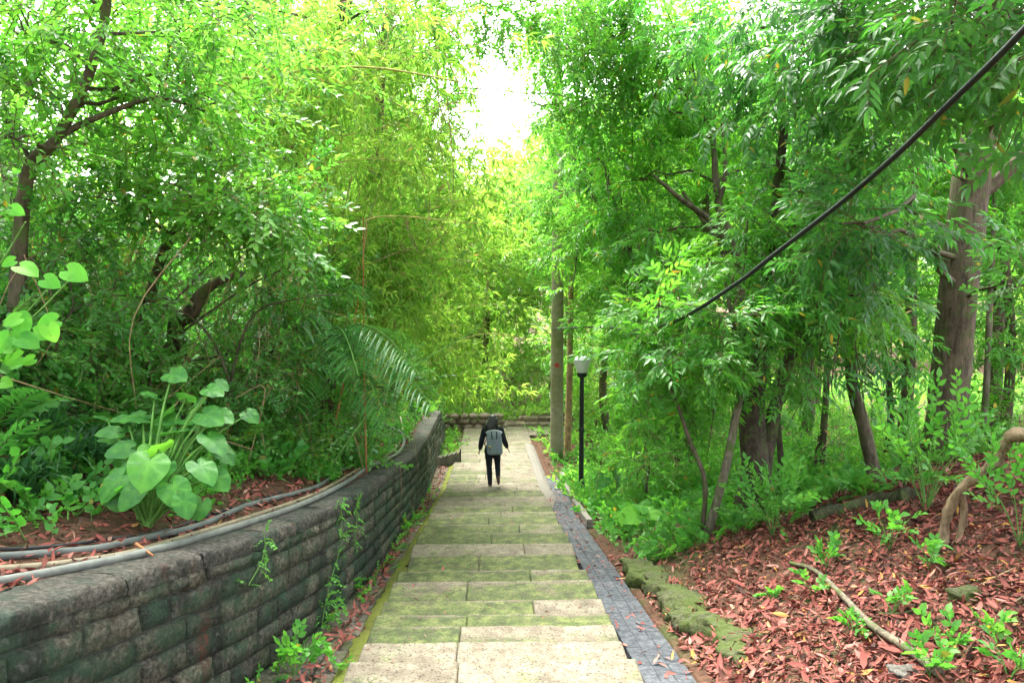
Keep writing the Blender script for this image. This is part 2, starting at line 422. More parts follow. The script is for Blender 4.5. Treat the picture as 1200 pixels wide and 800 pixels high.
def veins(n=22):
    '''pale ribs: the midrib and every third spoke of the blade'''
    t = [.16]
    for q in range(3):
        for i in range(n): t.append((.13 if i == 0 else .07 if i in (3, 6, 9, n - 3, n - 6, n - 9) else -.05) * (1, .9, .6)[q])
    return np.array(t)
SPR = dict(
    pin=[spray_pinnate() for _ in range(5)], pinf=[spray_pinnate(True) for _ in range(4)],
    sim=[spray_simple() for _ in range(5)], simf=[spray_simple(True) for _ in range(4)],
    glo=[spray_simple(True, .085, .042, 15, .4) for _ in range(4)],
    bam=[spray_bamboo() for _ in range(6)], fern=[spray_fern() for _ in range(3)],
    low=[spray_simple(True, .05, .034, 9, .2, .2) for _ in range(4)],
    seed=[spray_simple(True, .085, .052, 6, .15, .25) for _ in range(4)],
    lance=[spray_simple(False, .13, .03, 12, .45) for _ in range(4)],
    big=[spray_simple(False, .16, .09, 11, .5) for _ in range(4)],
)
def place(mb, lib, pos, dirs, scale, tint, upj=.35, r=rng, mi=0):
    N = len(pos); which = r.integers(0, len(lib), N)
    U = A(0, 0, 1) + r.normal(0, upj, (N, 3))
    y = norm(dirs); x = norm(np.cross(y, U)); z = np.cross(x, y)
    scale = np.broadcast_to(scale, (N,)); tint = np.broadcast_to(tint, (N,))
    for w in range(len(lib)):
        V, Fc, T, M_ = lib[w]; k = np.nonzero(which == w)[0]
        if not len(k): continue
        W = (V[None, :, 0, None] * x[k][:, None] + V[None, :, 1, None] * y[k][:, None] + V[None, :, 2, None] * z[k][:, None]) * scale[k][:, None, None] + pos[k][:, None]
        n = len(V)
        Fa = (Fc[None] + (np.arange(len(k)) * n)[:, None, None]).reshape(-1, 3)
        tt = np.clip(T[None] + tint[k][:, None], 0, .93)
        old = r.random(tt.shape[0]) < .0
        # a few yellowed leaves: whole leaf islands share one value, so pick by rounding the jitter
        tt = np.where((np.abs(np.sin(T[None] * 917 + k[:, None] * 3.7)) > .99985) & (T[None] != .5), 1., tt)
        mb.add(W.reshape(-1, 3), Fa, tt.ravel(), np.repeat(r.random(len(k)) ** 2.2, n), np.tile(M_, len(k)) + mi)
DENS = {id(SPR[k]): v for k, v in dict(pin=.62, pinf=.6, sim=.8, simf=.8, glo=.9, bam=.52, lance=.7).items()}
def fill(mb, lib, clumps, scale=1., tint=.45, droop=-.15, r=rng):
    dens = DENS.get(id(lib), 1.)
    for (c, rad, n) in clumps:
        rad = np.broadcast_to(np.asarray(rad, float), (3,))
        n = int(n * dens)
        d = norm(r.normal(0, 1, (n, 3))); u = r.random(n) ** (1 / 2.0)
        # uneven outline: lobes
        lob = 1 + .28 * np.sin(d[:, 0] * 5 + c[0]) * np.sin(d[:, 1] * 4 + c[1]) + .2 * np.sin(d[:, 2] * 6 + c[2])
        p = c + d * (u * lob)[:, None] * rad
        dirs = d * .7 + r.normal(0, .55, (n, 3)) + A(0, 0, droop)
        t0 = tint + r.normal(0, .10)
        place(mb, lib, p, dirs, scale * r.uniform(.7, 1.2, n), t0 + r.normal(0, .09, n), r=r)
def limb(mb, a, b, r0, r1, n=7, wig=.12, sag=.1, seg=6, rough=.06):
    t = np.linspace(0, 1, n)[:, None]; L = np.linalg.norm(b - a)
    w = rng.normal(0, wig * L * .25, (n, 3)); w[0] = w[-1] = 0
    p = a + (b - a) * t + w + A(0, 0, 1) * (np.sin(t * pi) * sag * L)
    mb.tube(p, np.linspace(r0, r1, n), seg, rough)
def tanglemesh(clumps, n, r=.006, bark=None):
    """long thin dead stems arching through the clumps"""
    mb = MB()
    for _ in range(n):
        a, b = clumps[rng.integers(len(clumps))], clumps[rng.integers(len(clumps))]
        p = a[0] + rng.normal(0, .6, 3) * np.asarray(a[1]); q = b[0] + rng.normal(0, .6, 3) * np.asarray(b[1]) if rng.random() < .6 else p + A(rng.normal(0, .3), rng.normal(0, .3), -rng.uniform(.5, 1.6))
        m = (p + q) / 2 + A(0, 0, rng.uniform(-.2, .4)) + rng.normal(0, .12, 3); rr = r * rng.uniform(.5, 1.4)
        mb.tube(spline([p, m, q], 9), np.linspace(rr, rr * .4, 9), 4, .05, tint=.5)
    return mb
def tree(name, label, cat, trunk, clumps, lib, leaf, bark, scale=1., tint=.45, group=None, limbs=True, extra=(), droop=-.15, base=None, rough=.07, seg=12, sub=4, tangle=0, lr=.045):
    """trunk: rows x,y,z,r from the ground up; clumps: (centre, radii, sprays)"""
    trunk = np.asarray(trunk, float)
    tr = spline(trunk, max(10, 6 * len(trunk)))
    base = tr[0, :3] if base is None else base
    root = thing(name, label, cat, base, group)
    mb = MB(); mb.tube(tr[:, :3], np.maximum(tr[:, 3], .004), seg, rough)
    for e in extra:
        e = spline(e, 16); mb.tube(e[:, :3], np.maximum(e[:, 3], .004), 8, rough)
    if limbs:
        for (c, rad, n) in clumps:
            dist = np.linalg.norm(tr[:, :3] - c, axis=1) + .9 * np.maximum(tr[:, 2] - c[2] + .2, 0)
            i = int(np.argmin(dist)); a = tr[i, :3]
            r0 = min(tr[i, 3] * .5, .014 + .01 * np.linalg.norm(c - a), lr)
            limb(mb, a, c, r0, max(r0 * .4, .007))
            rr = np.broadcast_to(np.asarray(rad, float), (3,))
            for _ in range(sub):
                q = c + norm(rng.normal(0, 1, 3)) * rr * rng.uniform(.5, .9)
                limb(mb, c + (a - c) * rng.uniform(0, .35), q, max(r0 * .4, .006), .003, 5, .15, .05, 4)
    mb.build('trunk', BARK[bark], root)
    if tangle: tag(tanglemesh(clumps, tangle, .006 if lib not in ('pin', 'pinf') else .011).build('dry_stems', BARK['tan' if lib not in ('pin', 'pinf') else 'brown'], root), kind='stuff')
    cb = MB(); fill(cb, SPR[lib], clumps, scale, tint, droop)
    cb.build('crown', [LEAF[leaf], BARK['twig']], root)
    return root
def autoclumps(top, R, low, n, dens, seed=None, squash=.75):
    """clumps spread over a crown around the point top, hanging down by low"""
    out = []
    for i in range(n):
        a = i * 2.4 + rng.uniform(-.4, .4); f = math.sqrt((i + .5) / n)
        z = rng.uniform(-low, .0) * (1 if i % 2 else .6)
        c = top + A(cos(a) * R * f, sin(a) * R * f, z + .25 * R * (1 - f))
        r = R * rng.uniform(.32, .5)
        out.append((c, (r, r, r * squash), dens * r * r))
    return out
def autotree(name, label, x, y, h, R, low, n, dens, lib, leaf, bark, r0=.12, scale=1., tint=.45, group=None, lean=(0, 0), cat='tree'):
    z = float(g(x, y)); b = A(x, y, z - .1); t = A(x + lean[0], y + lean[1], z + h)
    tr = [(*(b + (t - b) * f + (rng.normal(0, .07 * h ** .5, 3) * A(1, 1, 0) if 0 < f < 1 else 0)), r0 * (1 - .72 * f)) for f in (0, .2, .45, .7, .92)]
    return tree(name, label, cat, tr, autoclumps(t - A(0, 0, R * .35), R, low, n, dens), lib, leaf, bark, scale, tint, group)
PC = lambda px, py, d, r, n: (P(px, py, d), (r, r, r * .75) if not hasattr(r, '__len__') else r, n)
#=PART2=
# ================================================================== SETTING
# ground: one sheet to the horizon, fine near the camera
xs = np.unique(np.round(np.concatenate([np.linspace(-300, -40, 14), np.linspace(-40, -9, 40), np.linspace(-9, 9, 170), np.linspace(9, 40, 40), np.linspace(40, 300, 14)]), 3))
ys = np.unique(np.round(np.concatenate([np.linspace(-60, -6, 12), np.linspace(-6, 18, 210), np.linspace(18, 45, 80), np.linspace(45, 400, 24)]), 3))
# edges of the terraces lie exactly on grid lines where they matter
xs = np.unique(np.concatenate([xs, [-1.0, -.99, .99, 1.0, 1.42, 1.45]]))
X, Y = np.meshgrid(xs, ys)
Z = g(X, Y) + .025 * wob(X, Y, 7.3) * (np.abs(X - .2) > 1.4)
mb = MB(); nx = len(xs); i = np.arange(len(ys) - 1)[:, None] * nx; j = np.arange(nx - 1)[None]
# pull the grid column just outside the wall's back into the wall so that soil ends behind the masonry
mb.add(np.stack([X, Y, Z], -1).reshape(-1, 3), np.stack([i + j, i + j + 1, i + nx + j + 1, i + nx + j], -1).reshape(-1, 4))
tag(mb.build('ground', MAT_SOIL), kind='structure')

# ---- steps
edges = [.6, 1.15, 1.7, 2.25, 2.8, 3.35, 3.9, 4.45, 5.03, 5.46, 5.87, 6.2, 6.63, 7.27, 7.78, 8.5, 9.17, 9.9, 10.6]
while edges[-1] < 23: edges.append(edges[-1] + rng.uniform(.5, .68))
splits = {7: [(532, .85, .1, .95, .05)], 8: [(532, .95, .0, .95, .0)], 9: [(536, .35, 1., .85, .12)], 10: [(545, .3, .95, .25, .85)], 11: [(626, .3, .75, .8, .05)], 12: [(545, .8, .25, .7, .4)],
          13: [(622, .5, .9, .7, .4)], 14: [(560, .5, .8, .5, .7)], 15: [(615, .95, .0, .85, .15)], 16: [(575, .4, .9, .45, .85)], 17: [(609, .4, .85, .8, .25)], 18: [(572, .5, .8, .6, .8)]}
TREAD = []
def stepslab(mb, x0, x1, y0, y1, z, t, ax):
    nx = max(3, int((x1 - x0) / .09)); b = .012
    us = np.concatenate([[0, b / (x1 - x0)], np.linspace(0, 1, nx)[1:-1], [1 - b / (x1 - x0), 1]]); ny = [y0, y0 + b, y0 + (y1 - y0) * .55, y1 - .12, y1 - .05, y1 - b, y1]
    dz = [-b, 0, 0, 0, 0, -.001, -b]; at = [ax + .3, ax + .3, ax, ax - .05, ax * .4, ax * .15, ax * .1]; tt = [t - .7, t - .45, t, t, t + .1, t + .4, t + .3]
    V = []; T = []; Ax = []; n = len(us)
    chip = np.cumsum(rng.normal(0, .0035, n)); chip -= np.linspace(chip[0], chip[-1], n); tilt = rng.normal(0, .004)
    for q, y in enumerate(ny):
        for p, u in enumerate(us):
            e = p in (0, n - 1)
            V.append((x0 + (x1 - x0) * u, y + (chip[p] * 1.3 + rng.normal(0, .003) if q >= 5 else 0), z + dz[q] - (b if e and 0 < q < 6 else 0) + tilt * (u - .5) * 2 + rng.normal(0, .0012))); T.append(tt[q]); Ax.append(at[q])
    m = len(ny)
    F4 = [[q * n + p, q * n + p + 1, (q + 1) * n + p + 1, (q + 1) * n + p] for q in range(m - 1) for p in range(n - 1)]
    per = [p for p in range(n)] + [q * n + n - 1 for q in range(1, m)] + [(m - 1) * n + p for p in range(n - 2, -1, -1)] + [q * n for q in range(m - 2, 0, -1)]
    k0 = len(V)
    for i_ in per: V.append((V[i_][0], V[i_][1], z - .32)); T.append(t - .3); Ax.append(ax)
    L = len(per)
    F4 += [[per[(i_ + 1) % L], per[i_], k0 + i_, k0 + (i_ + 1) % L] for i_ in range(L)]
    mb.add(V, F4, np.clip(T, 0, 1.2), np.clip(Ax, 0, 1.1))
mb = MB()
for k in range(len(edges) - 1):
    y0, y1 = edges[k], edges[k + 1]; z = float(zp(y0 * .5 + y1 * .5)); TREAD.append((y0, y1, z))
    hw = 1.0 + rng.normal(0, .012)
    if k in splits:
        px, t1, a1, t2, a2 = splits[k][0]; xsp = (px - 577) / F * (y0 + y1) / 2
        segs = [(-hw, xsp, t1, a1), (xsp + .006, hw, t2, a2)]
    else:
        n = 2 if rng.random() < .7 else 3; c = np.sort(rng.uniform(-.6, .6, n - 1)); c = [-hw, *c, hw]
        far = y0 > 14.5
        segs = []
        for q in range(n):
            m = (rng.random() < .5)
            segs.append((c[q] + (.003 if q else 0), c[q + 1] - (.003 if q < n - 1 else 0), rng.uniform(.6, 1.) if far else rng.uniform(.35, .9), (rng.uniform(.0, .45) if far else rng.uniform(.6, 1.)) if m else (rng.uniform(0, .2) if far else rng.uniform(.0, .4))))
    for (a, b, t, ax) in segs:
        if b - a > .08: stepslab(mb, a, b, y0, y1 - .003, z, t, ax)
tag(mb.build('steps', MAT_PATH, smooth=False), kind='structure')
YEND = edges[-1]; ZEND = TREAD[-1][2]
def tread_z(y):
    for (a, b, z) in TREAD:
        if a <= y < b: return z
    return float(zp(y))
# landing beyond the last step
mb = MB()
for yy in np.arange(YEND, 26, .8):
    for xx in np.arange(-1.0, 3.4, .75):
        if abs(xx) < 1.2 or yy > 24: mb.slab(xx, xx + .745, yy, yy + .795, ZEND - .1 - .03 * (yy - YEND), .4, .01, rng.uniform(.6, 1), rng.uniform(0, .3), .004)
tag(mb.build('landing', MAT_PATH, smooth=False), kind='structure')

def strip(name, prof, y0, y1, mat, n=160, jit=.006, zfun=zp):
    """sheet running along the path; prof: rows (x, dz)"""
    yy = np.linspace(y0, y1, n); mb = MB(); m = len(prof)
    V = [[px + rng.normal(0, jit), y, float(zfun(y)) + dz + rng.normal(0, jit * .6)] for y in yy for (px, dz) in prof]
    i = np.arange(n - 1)[:, None] * m; j = np.arange(m - 1)[None]
    mb.add(V, np.stack([i + j, i + j + 1, i + m + j + 1, i + m + j], -1).reshape(-1, 4))
    return tag(mb.build(name, mat), kind='structure')
# sloping mossy mortar along the left edge, pale concrete along the right far edge
strip('step_verge', [(-.985, -.06), (-1.02, -.07), (-1.08, -.1), (-1.15, -.13), (-1.2, -.2)], .6, 22.6, MAT_SKIRT, 200, .014)
strip('concrete_verge', [(.99, .0), (1.06, -.01), (1.15, -.03), (1.27, -.06), (1.28, -.15)], 13.2, 22.8, MAT_CONC, 90, .004, zfun=lambda y: float(zp(y)) - .16 * np.clip((14.4 - y) / 1.2, 0, 1))
# left gutter: rough flat stones
mb = MB(); y = .8
while y < 21:
    l = rng.uniform(.35, .75); x0 = float(xw(y + l)) - .12; c = rng.uniform(-1.35, -1.25)
    for (a, b) in ((x0, c), (c + .012, -1.16)):
        mb.slab(a, b, y, y + l - .012, lambda q: float(zp(q)) - .125, .2, .012, rng.uniform(.2, .9), 0, .012)
    y += l
tag(mb.build('gutter', MAT_GUTTER, smooth=False), kind='structure')
# right drain paved in dark slate setts
mb = MB(); y = .8; r_ = 0
while y < 17.2:
    l = .19; wx = np.linspace(1.035, 1.40, 4) + rng.normal(0, .004, 4)
    wx = wx + np.clip((y - 12.4) / 1.6, 0, 1) * .2
    for q in range(3): mb.slab(wx[q], wx[q + 1] - .003, y, y + l - .003, lambda v: float(zp(v)) - .06, .2, .002, rng.uniform(.4, .65), 0, .001)
    y += l
tag(mb.build('drain_channel', MAT_SLATE, smooth=False), kind='structure')
# right concrete kerb beside the drain
mb = MB(); y = 11.0
while y < 17.2:
    x0 = np.interp(y, [11, 13.2, 17.2], [1.43, 1.47, 1.62]); mb.slab(x0, x0 + .10, y, y + .79, lambda v: float(zp(v)) + .05, .3, .012, rng.uniform(.3, .8), 0, .006); y += .8
tag(mb.build('kerb', MAT_CONC, smooth=False), kind='structure')

# ---- stepped side flight going down to the left at the far end (pale saw-tooth edge)
root = thing('side_steps', 'small pale saw-toothed flight of steps branching off left at the far end of the path', 'steps', (-1.25, 19.2, float(zp(19.2))))
mb = MB(); n = 6
for k in range(n):
    x = -1.5 + k * .11; zt = float(zp(19.4)) + .06 + .03 * k
    mb.add([[x, 19.3, zt - .3], [x + .11, 19.3, zt - .3], [x + .11, 19.3, zt + .1], [x, 19.3, zt], [x, 19.42, zt - .3], [x + .11, 19.42, zt - .3], [x + .11, 19.42, zt + .1], [x, 19.42, zt]],
           [[0, 1, 2, 3], [5, 4, 7, 6], [3, 2, 6, 7], [1, 5, 6, 2], [4, 0, 3, 7]], rng.uniform(.7, 1))
mb.build('step_edge', MAT_CONC, root, smooth=False)
mb = MB(); mb.tube([(-.84 - .01, 19.25, float(zp(19.25)) - .1), (-.85, 19.25, float(zp(19.25)) + .34)], .016, 8); mb.build('post', simplemat('dark_iron', (.02, .02, .022), .5), root)

# ================================================================== STONE WALL
def wallpoint(s_y, out, v):
    """y along the wall, out from the face, height v above the gutter"""
    e = .05; tx = (xw(s_y + e) - xw(s_y - e)) / (2 * e); nrm = A(1, -tx, 0) / math.hypot(1, tx)
    return A(float(xw(s_y)), s_y, float(zp(s_y)) + v) + nrm * out
wroot = thing('stone_wall', 'weathered dark stone retaining wall with mossy courses left of the steps', 'wall', wallpoint(6, 0, -.2))
mb = MB()
def wallpanel(mb, y0, y1, v0, v1, out, tint, nu, nv, rough):
    """rough hewn block face standing out of the mortar"""
    us = np.linspace(0, 1, nu); vs = np.linspace(0, 1, nv); V = []
    for q in vs:
        for p in us:
            edge = min(p, 1 - p, q, 1 - q) < 1e-6
            o = -.03 if edge else out + rng.normal(0, rough)
            yy = y0 + (y1 - y0) * (p if edge else np.clip(p + rng.normal(0, .02), .04, .96)); vv = v0 + (v1 - v0) * q
            V.append(wallpoint(yy, o, vv))
    # squeeze the second ring close to the rim so that joints read as grooves
    F4 = [[a * nu + b, a * nu + b + 1, (a + 1) * nu + b + 1, (a + 1) * nu + b] for a in range(nv - 1) for b in range(nu - 1)]
    mb.add(V, F4, tint)
def blockgrid(mb, y0, y1, v0, v1, out, tint):
    nu, nv = 7, 5
    us = np.array([0, .05, .25, .5, .75, .95, 1]); vs = np.array([0, .09, .5, .91, 1]); V = []
    us = us.copy(); us[1] = .012 / (y1 - y0); us[5] = 1 - us[1]
    for b_, q in enumerate(vs):
        for a_, p in enumerate(us):
            edge = a_ in (0, nu - 1) or b_ in (0, nv - 1); ring = a_ in (1, nu - 2) or b_ in (1, nv - 2)
            o = -.022 if edge else (out - .005 + rng.normal(0, .004) if ring else out + rng.normal(0, .0075))
            V.append(wallpoint(y0 + (y1 - y0) * p + (0 if edge else rng.normal(0, .008)), o, v0 + (v1 - v0) * q + (0 if edge else rng.normal(0, .008))))
    mb.add(V, [[a * nu + b, a * nu + b + 1, (a + 1) * nu + b + 1, (a + 1) * nu + b] for a in range(nv - 1) for b in range(nu - 1)], tint)
v = -.25; course = 0
while v < 1.15:
    h = .165 if course % 2 else .15
    y = .5 + rng.uniform(0, .3)
    while y < 24:
        l = rng.uniform(.2, .46) * (1 + .02 * y); top = float(wallh(y + l / 2)) - .1
        if v < top: blockgrid(mb, y, y + l, v, min(v + h, top), .002 + rng.uniform(0, .016), rng.uniform(.05, .95))
        y += l + .008
    v += h + .006; course += 1
mb.build('stone_face', MAT_WALL, wroot)
mb = MB(); yy = np.linspace(.3, 24, 200); V = []
for y in yy:
    t = float(wallh(y)) - .02
    V += [wallpoint(y, -.016, -.4), wallpoint(y, -.016, t), wallpoint(y, -.34, t), wallpoint(y, -.34, -.4)]
i = np.arange(199)[:, None] * 4; j = np.arange(4)[None]; k = (j + 1) % 4
mb.add(V, np.stack([i + j, i + k, i + 4 + k, i + 4 + j], -1).reshape(-1, 4)); mb.add(V[-4:], [[0, 1, 2, 3]])
mb.build('mortar_core', MAT_MORTAR, wroot)
# coping: cast slabs with a rough worn edge
mb = MB(); y = .4
while y < 23.9:
    l = rng.uniform(.45, .95); n = 12; prof = [(.018, -.1), (.024, -.06), (.02, -.014), (.002, .002), (-.1, .008), (-.22, .008), (-.33, .0), (-.36, -.05)]
    uu = np.linspace(y, min(y + l - .008, 23.95), n); V = []
    for a, u in enumerate(uu):
        for (o, dv) in prof: V.append(wallpoint(u, o + rng.normal(0, .006) - .014, float(wallh(u)) + dv + rng.normal(0, .004)))
    m = len(prof)
    mb.add(V, [[a * m + b, (a + 1) * m + b, (a + 1) * m + b + 1, a * m + b + 1] for a in range(n - 1) for b in range(m - 1)], rng.uniform(.3, .7)); y += l
mb.build('coping', MAT_COPING, wroot)

# ---- low rubble wall across the end of the path
root = thing('rubble_wall', 'low pinkish rubble wall crossing beyond the far end of the path', 'wall', (-.4, 26.3, ZEND - .3))
mb = MB(); rowz = ZEND - .45
for k in range(4):
    x = -4.2 + rng.uniform(0, .3)
    while x < .55 - .12 * k:
        l = rng.uniform(.22, .5); hgt = .2
        mb.ball((x + l / 2, 26.3 + rng.normal(0, .02), rowz + hgt / 2), (l / 2 * 1.08, .17, hgt * .58), 8, 6); x += l
    rowz += .19
V = mb
mb.build('stones', MAT_CROSS, root)
root = thing('stone_steps', 'flight of pinkish stone steps rising right behind the rubble wall', 'steps', (1.6, 27, ZEND - .3))
mb = MB()
for k in range(3):
    x = .45 + .15 * k
    while x < 2.: l = rng.uniform(.3, .6); mb.slab(x, x + l - .01, 26.6 + .5 * k + rng.normal(0, .03), 27.3 + .5 * k, ZEND - .12 + .12 * k, .5, .02, rng.uniform(.2, .9), 0, .02); x += l
mb.build('treads', MAT_CROSS, root, smooth=False)

# ================================================================== PIPES ON THE WALL
def matte(name, col, rough=.65, var=.35): return simplemat(name, col, rough, var, 9., .12)
def pipe(name, label, pix, r, col, lift=0., tail=()):
    pts = [G(px, py) + A(0, 0, r * .8 + lift) for px, py in pix] + [A(*q) for q in tail]
    pts = spline(pts, 90)
    z = np.maximum(pts[:, 2], g(pts[:, 0], pts[:, 1]) + r * .8 + lift); 
    on = pts[:, 0] > xw(pts[:, 1]) - .5     # over the coping
    z = np.where(on, np.maximum(z, zp(pts[:, 1]) + wallh(pts[:, 1]) + .008 + r + lift), z)
    for _ in range(3): z[1:-1] = np.maximum(z[1:-1], (z[:-2] + z[2:]) / 2)
    pts[:, 2] = z
    mb = MB(); mb.tube(pts, r, 12, 0)
    o = mb.build(name, matte(name + '_paint', col), None, pts[0]); return tag(o, label, 'pipe', 'pipes lying along the wall top')
def onwall(y, off, dz=0): return (float(xw(y)) - off, y, float(zp(y) + wallh(y)) + .04 + dz)
pipe('pipe', 'thick grey plastic pipe nearest the edge of the stone wall top', [(-60, 694), (0, 687), (75, 677), (160, 660), (250, 635), (350, 601), (400, 575)], .027, (.125, .13, .112),
     tail=[onwall(9.6, .33), onwall(11.5, .3), onwall(13.2, .28), onwall(14.4, .35, .15), onwall(15.3, .75, .25), onwall(15.8, 1.3, .4)])
pipe('pipe', 'tan weathered pipe running between two grey pipes on the wall top', [(-60, 678), (0, 672), (75, 665), (150, 655), (225, 632), (300, 608), (370, 583)], .023, (.18, .145, .09),
     tail=[onwall(9.6, .42), onwall(11.5, .4), onwall(13.6, .42), onwall(15.2, .5), onwall(16.5, .6, .1), onwall(17.5, .75, .2)])
pipe('pipe', 'grey pipe farthest back on the soil behind the tan pipe', [(-60, 660), (0, 656), (60, 652), (130, 643), (225, 622), (300, 592), (370, 573)], .024, (.098, .106, .096),
     tail=[onwall(9.8, .6), onwall(12, .56), onwall(14, .58), onwall(16, .65), onwall(17.8, .9, .1)])
pipe('hose', 'thin black hose half buried behind the pipes', [(-60, 648), (0, 646), (80, 640), (180, 626), (260, 600), (330, 577)], .011, (.02, .02, .02))

# ================================================================== POLES, LAMP, CABLE
lx, ly = 1.80, 14.75; lz = float(g(lx, ly))
M_BLK = simplemat('black_paint', (.012, .016, .018), .42, .3, 20, .08)
M = Mat('frosted_glass'); n = M.noise(6, 4); M_FROST = M.done(M.principled(M.mix(n, (.62, .62, .6), (.78, .78, .76)), .35, None, .5))
lamp = thing('lamp_post', 'slim black lamp post with a white tapered lantern right of the path', 'street lamp', (lx, ly, lz))
mb = MB(); hs = [(-.05, .15), (.03, .15), (.04, .135), (.1, .12), (.13, .085), (.22, .075), (.26, .06)]
mb.tube([(lx, ly, lz + h) for h, r in hs], [r for h, r in hs], 16); mb.build('base', M_BLK, lamp)
mb = MB(); mb.tube([(lx, ly, lz + h) for h in (.2, 1.2, 2.2, 2.42)], [.052, .048, .044, .042], 14); mb.tube([(lx, ly, lz + h) for h in (1.28, 1.3, 1.36, 1.38)], [.048, .06, .06, .048], 14); mb.build('pole', M_BLK, lamp)
mb = MB(); mb.tube([(lx, ly, lz + h) for h in (2.40, 2.42, 2.47, 2.50)], [.05, .095, .10, .105], 18); mb.build('collar', M_BLK, lamp)
mb = MB(); mb.tube([(lx, ly, lz + h) for h in (2.49, 2.50, 2.62, 2.735, 2.75)], [.09, .10, .14, .185, .19], 24); mb.build('lantern', M_FROST, lamp)
mb = MB(); mb.tube([(lx, ly, lz + h) for h in (2.745, 2.75, 2.765, 2.80, 2.825, 2.83)], [.19, .2, .198, .14, .1, .02], 24); mb.build('cap', simplemat('cap_grey', (.5, .5, .5), .4, .15), lamp)

ux, uy = 1.76, 20.; uz = float(g(ux, uy))
def polemat():
    M = Mat('pole_concrete'); n = M.noise(9, 6); b = M.noise(1.1, 5)
    c = M.ramp(n, [(.3, (.20, .17, .12)), (.7, (.33, .29, .22))]); c = M.mix(M.ramp(b, [(.4, 0.), (.65, .8)]), c, (.14, .16, .05))
    return M.done(M.principled(c, .85, M.bump(n, .4, .02), .2))
upole = thing('utility_pole', 'tall algae-stained concrete utility pole beside the end of the path', 'utility pole', (ux, uy, uz))
mb = MB(); mb.tube([(ux, uy, uz - .1), (ux, uy, uz + 4), (ux, uy, uz + 11.5)], [.185, .165, .11], 18, .004); mb.build('pole', polemat(), upole)
mb = MB(); mb.tube([(ux - .02, uy - .178, uz + 2.62), (ux - .02, uy - .184, uz + 2.62)], .07, 14); mb.build('sign', simplemat('red_paint', (.35, .05, .03), .5), upole)
for h in (2.9, 5.2):
    mb = MB(); mb.tube([(ux, uy, uz + h), (ux, uy, uz + h + .05)], [.178 - .006 * h * .6] * 2, 16); mb.build('band', M_BLK, upole)
# lean stem with ochre bark behind the pole
for nm, lab, px, d, r, top, bk in (('slender_tree', 'thin ochre-barked tree standing close behind the utility pole', 665, 20.9, .1, 8., 'tan'),):
    b = P(px, 530, d); b[2] = g(b[0], b[1]) - .05
    tree(nm, lab, 'tree', [(*b, r), (b[0] + .05, b[1], b[2] + 2.5, r * .9), (b[0] + .1, b[1] + .1, b[2] + 5, r * .7), (b[0] + .35, b[1] + .2, b[2] + top, r * .3)],
         [(A(b[0] + .6, b[1], b[2] + 6.2), (1.2, 1.2, .9), 130), (A(b[0] + .2, b[1] + .6, b[2] + 7.6), (1.4, 1.4, 1.), 160), (A(b[0] + .9, b[1] - .4, b[2] + 5.1), .7, 60)], 'pin', 'bright', bk)
# black cable: sags from the pole up over the right bank
pts = [A(ux - .12, uy - .1, uz + 3.6)] + [P(px, py, d) for px, py, d in ((700, 383, 14.5), (740, 386, 11), (790, 377, 8.7), (862, 333, 7.6), (905, 300, 7.1), (985, 238, 6.3), (1050, 182, 5.6), (1110, 124, 5.1), (1160, 76, 4.7), (1205, 30, 4.4), (1300, -70, 3.9))]
mb = MB(); sp = spline(pts, 120); mb.tube(sp, np.interp(np.linspace(0, 1, 120), [0, .5, 1], [.021, .023, .023]), 10)
o = mb.build('power_cable', simplemat('rubber', (.012, .015, .016), .45, .2), None, pts[0]); tag(o, 'thick black cable sagging from the utility pole up to the top right', 'cable')

# ================================================================== LITTER (uncountable)
def scatter(name, label, mats, X, Y, lib, scale, tilt, tint, lift=.012, zf=None, ups=None):
    n = len(X); Zz = (zf or g)(X, Y)
    e = .05; nx_ = -(g(X + e, Y) - g(X - e, Y)) / (2 * e); ny_ = -(g(X, Y + e) - g(X, Y - e)) / (2 * e)
    N_ = np.stack([np.clip(nx_, -1, 1), np.clip(ny_, -1, 1), np.ones(n)], -1) if zf is None else np.tile(A(0, 0, 1), (n, 1))
    N_ = norm(N_ + rng.normal(0, tilt, (n, 3)))
    a = rng.uniform(0, 2 * pi, n); d = np.stack([np.cos(a), np.sin(a), 0 * a], -1); d = norm(d - N_ * (d * N_).sum(1, keepdims=True))
    mb = MB(); pos = np.stack([X, Y, Zz + rng.uniform(.3, 1.6, n) * lift], -1)
    which = rng.integers(0, len(lib), n); x = np.cross(d, N_)
    s_ = np.broadcast_to(scale, (n,)) * rng.uniform(.6, 1.25, n)
    for w in range(len(lib)):
        V, Fc = lib[w]; k = np.nonzero(which == w)[0]
        W = (V[None, :, 0, None] * x[k][:, None] + V[None, :, 1, None] * d[k][:, None] + V[None, :, 2, None] * N_[k][:, None]) * s_[k][:, None, None] + pos[k][:, None]
        mb.add(W.reshape(-1, 3), (Fc[None] + (np.arange(len(k)) * len(V))[:, None, None]).reshape(-1, 3), np.repeat(np.clip(tint[k], 0, 1), len(V)))
    o = mb.build(name, mats); return tag(o, label, name.replace('_', ' '), None, 'stuff')
DRY = [leaf1(1, w, f, dr, wv) for w, f, dr, wv in ((.28, .35, .25, .6), (.24, .6, -.25, 1.), (.34, .2, .4, .2), (.2, 1.2, .1, .5), (.3, -.5, .35, .8), (.42, .3, -.15, .4), (.16, 1.6, .3, .3), (.3, .9, -.4, 1.4))]
def inframe_bank(n):
    X = []; Y = []
    while len(X) < n:
        y = 2.4 + 9.5 * rng.random() ** 1.5; x = rng.uniform(1.5, .85 * y + 1.6)
        if x > 7.5: continue
        lim = np.interp(x, [1.5, 1.9, 2.6, 4, 7], [8.3, 7.4, 8.4, 9.4, 10.5])
        if y > lim + rng.normal(0, .4): continue
        X.append(x); Y.append(y)
    return np.array(X), np.array(Y)
X, Y = inframe_bank(42000)
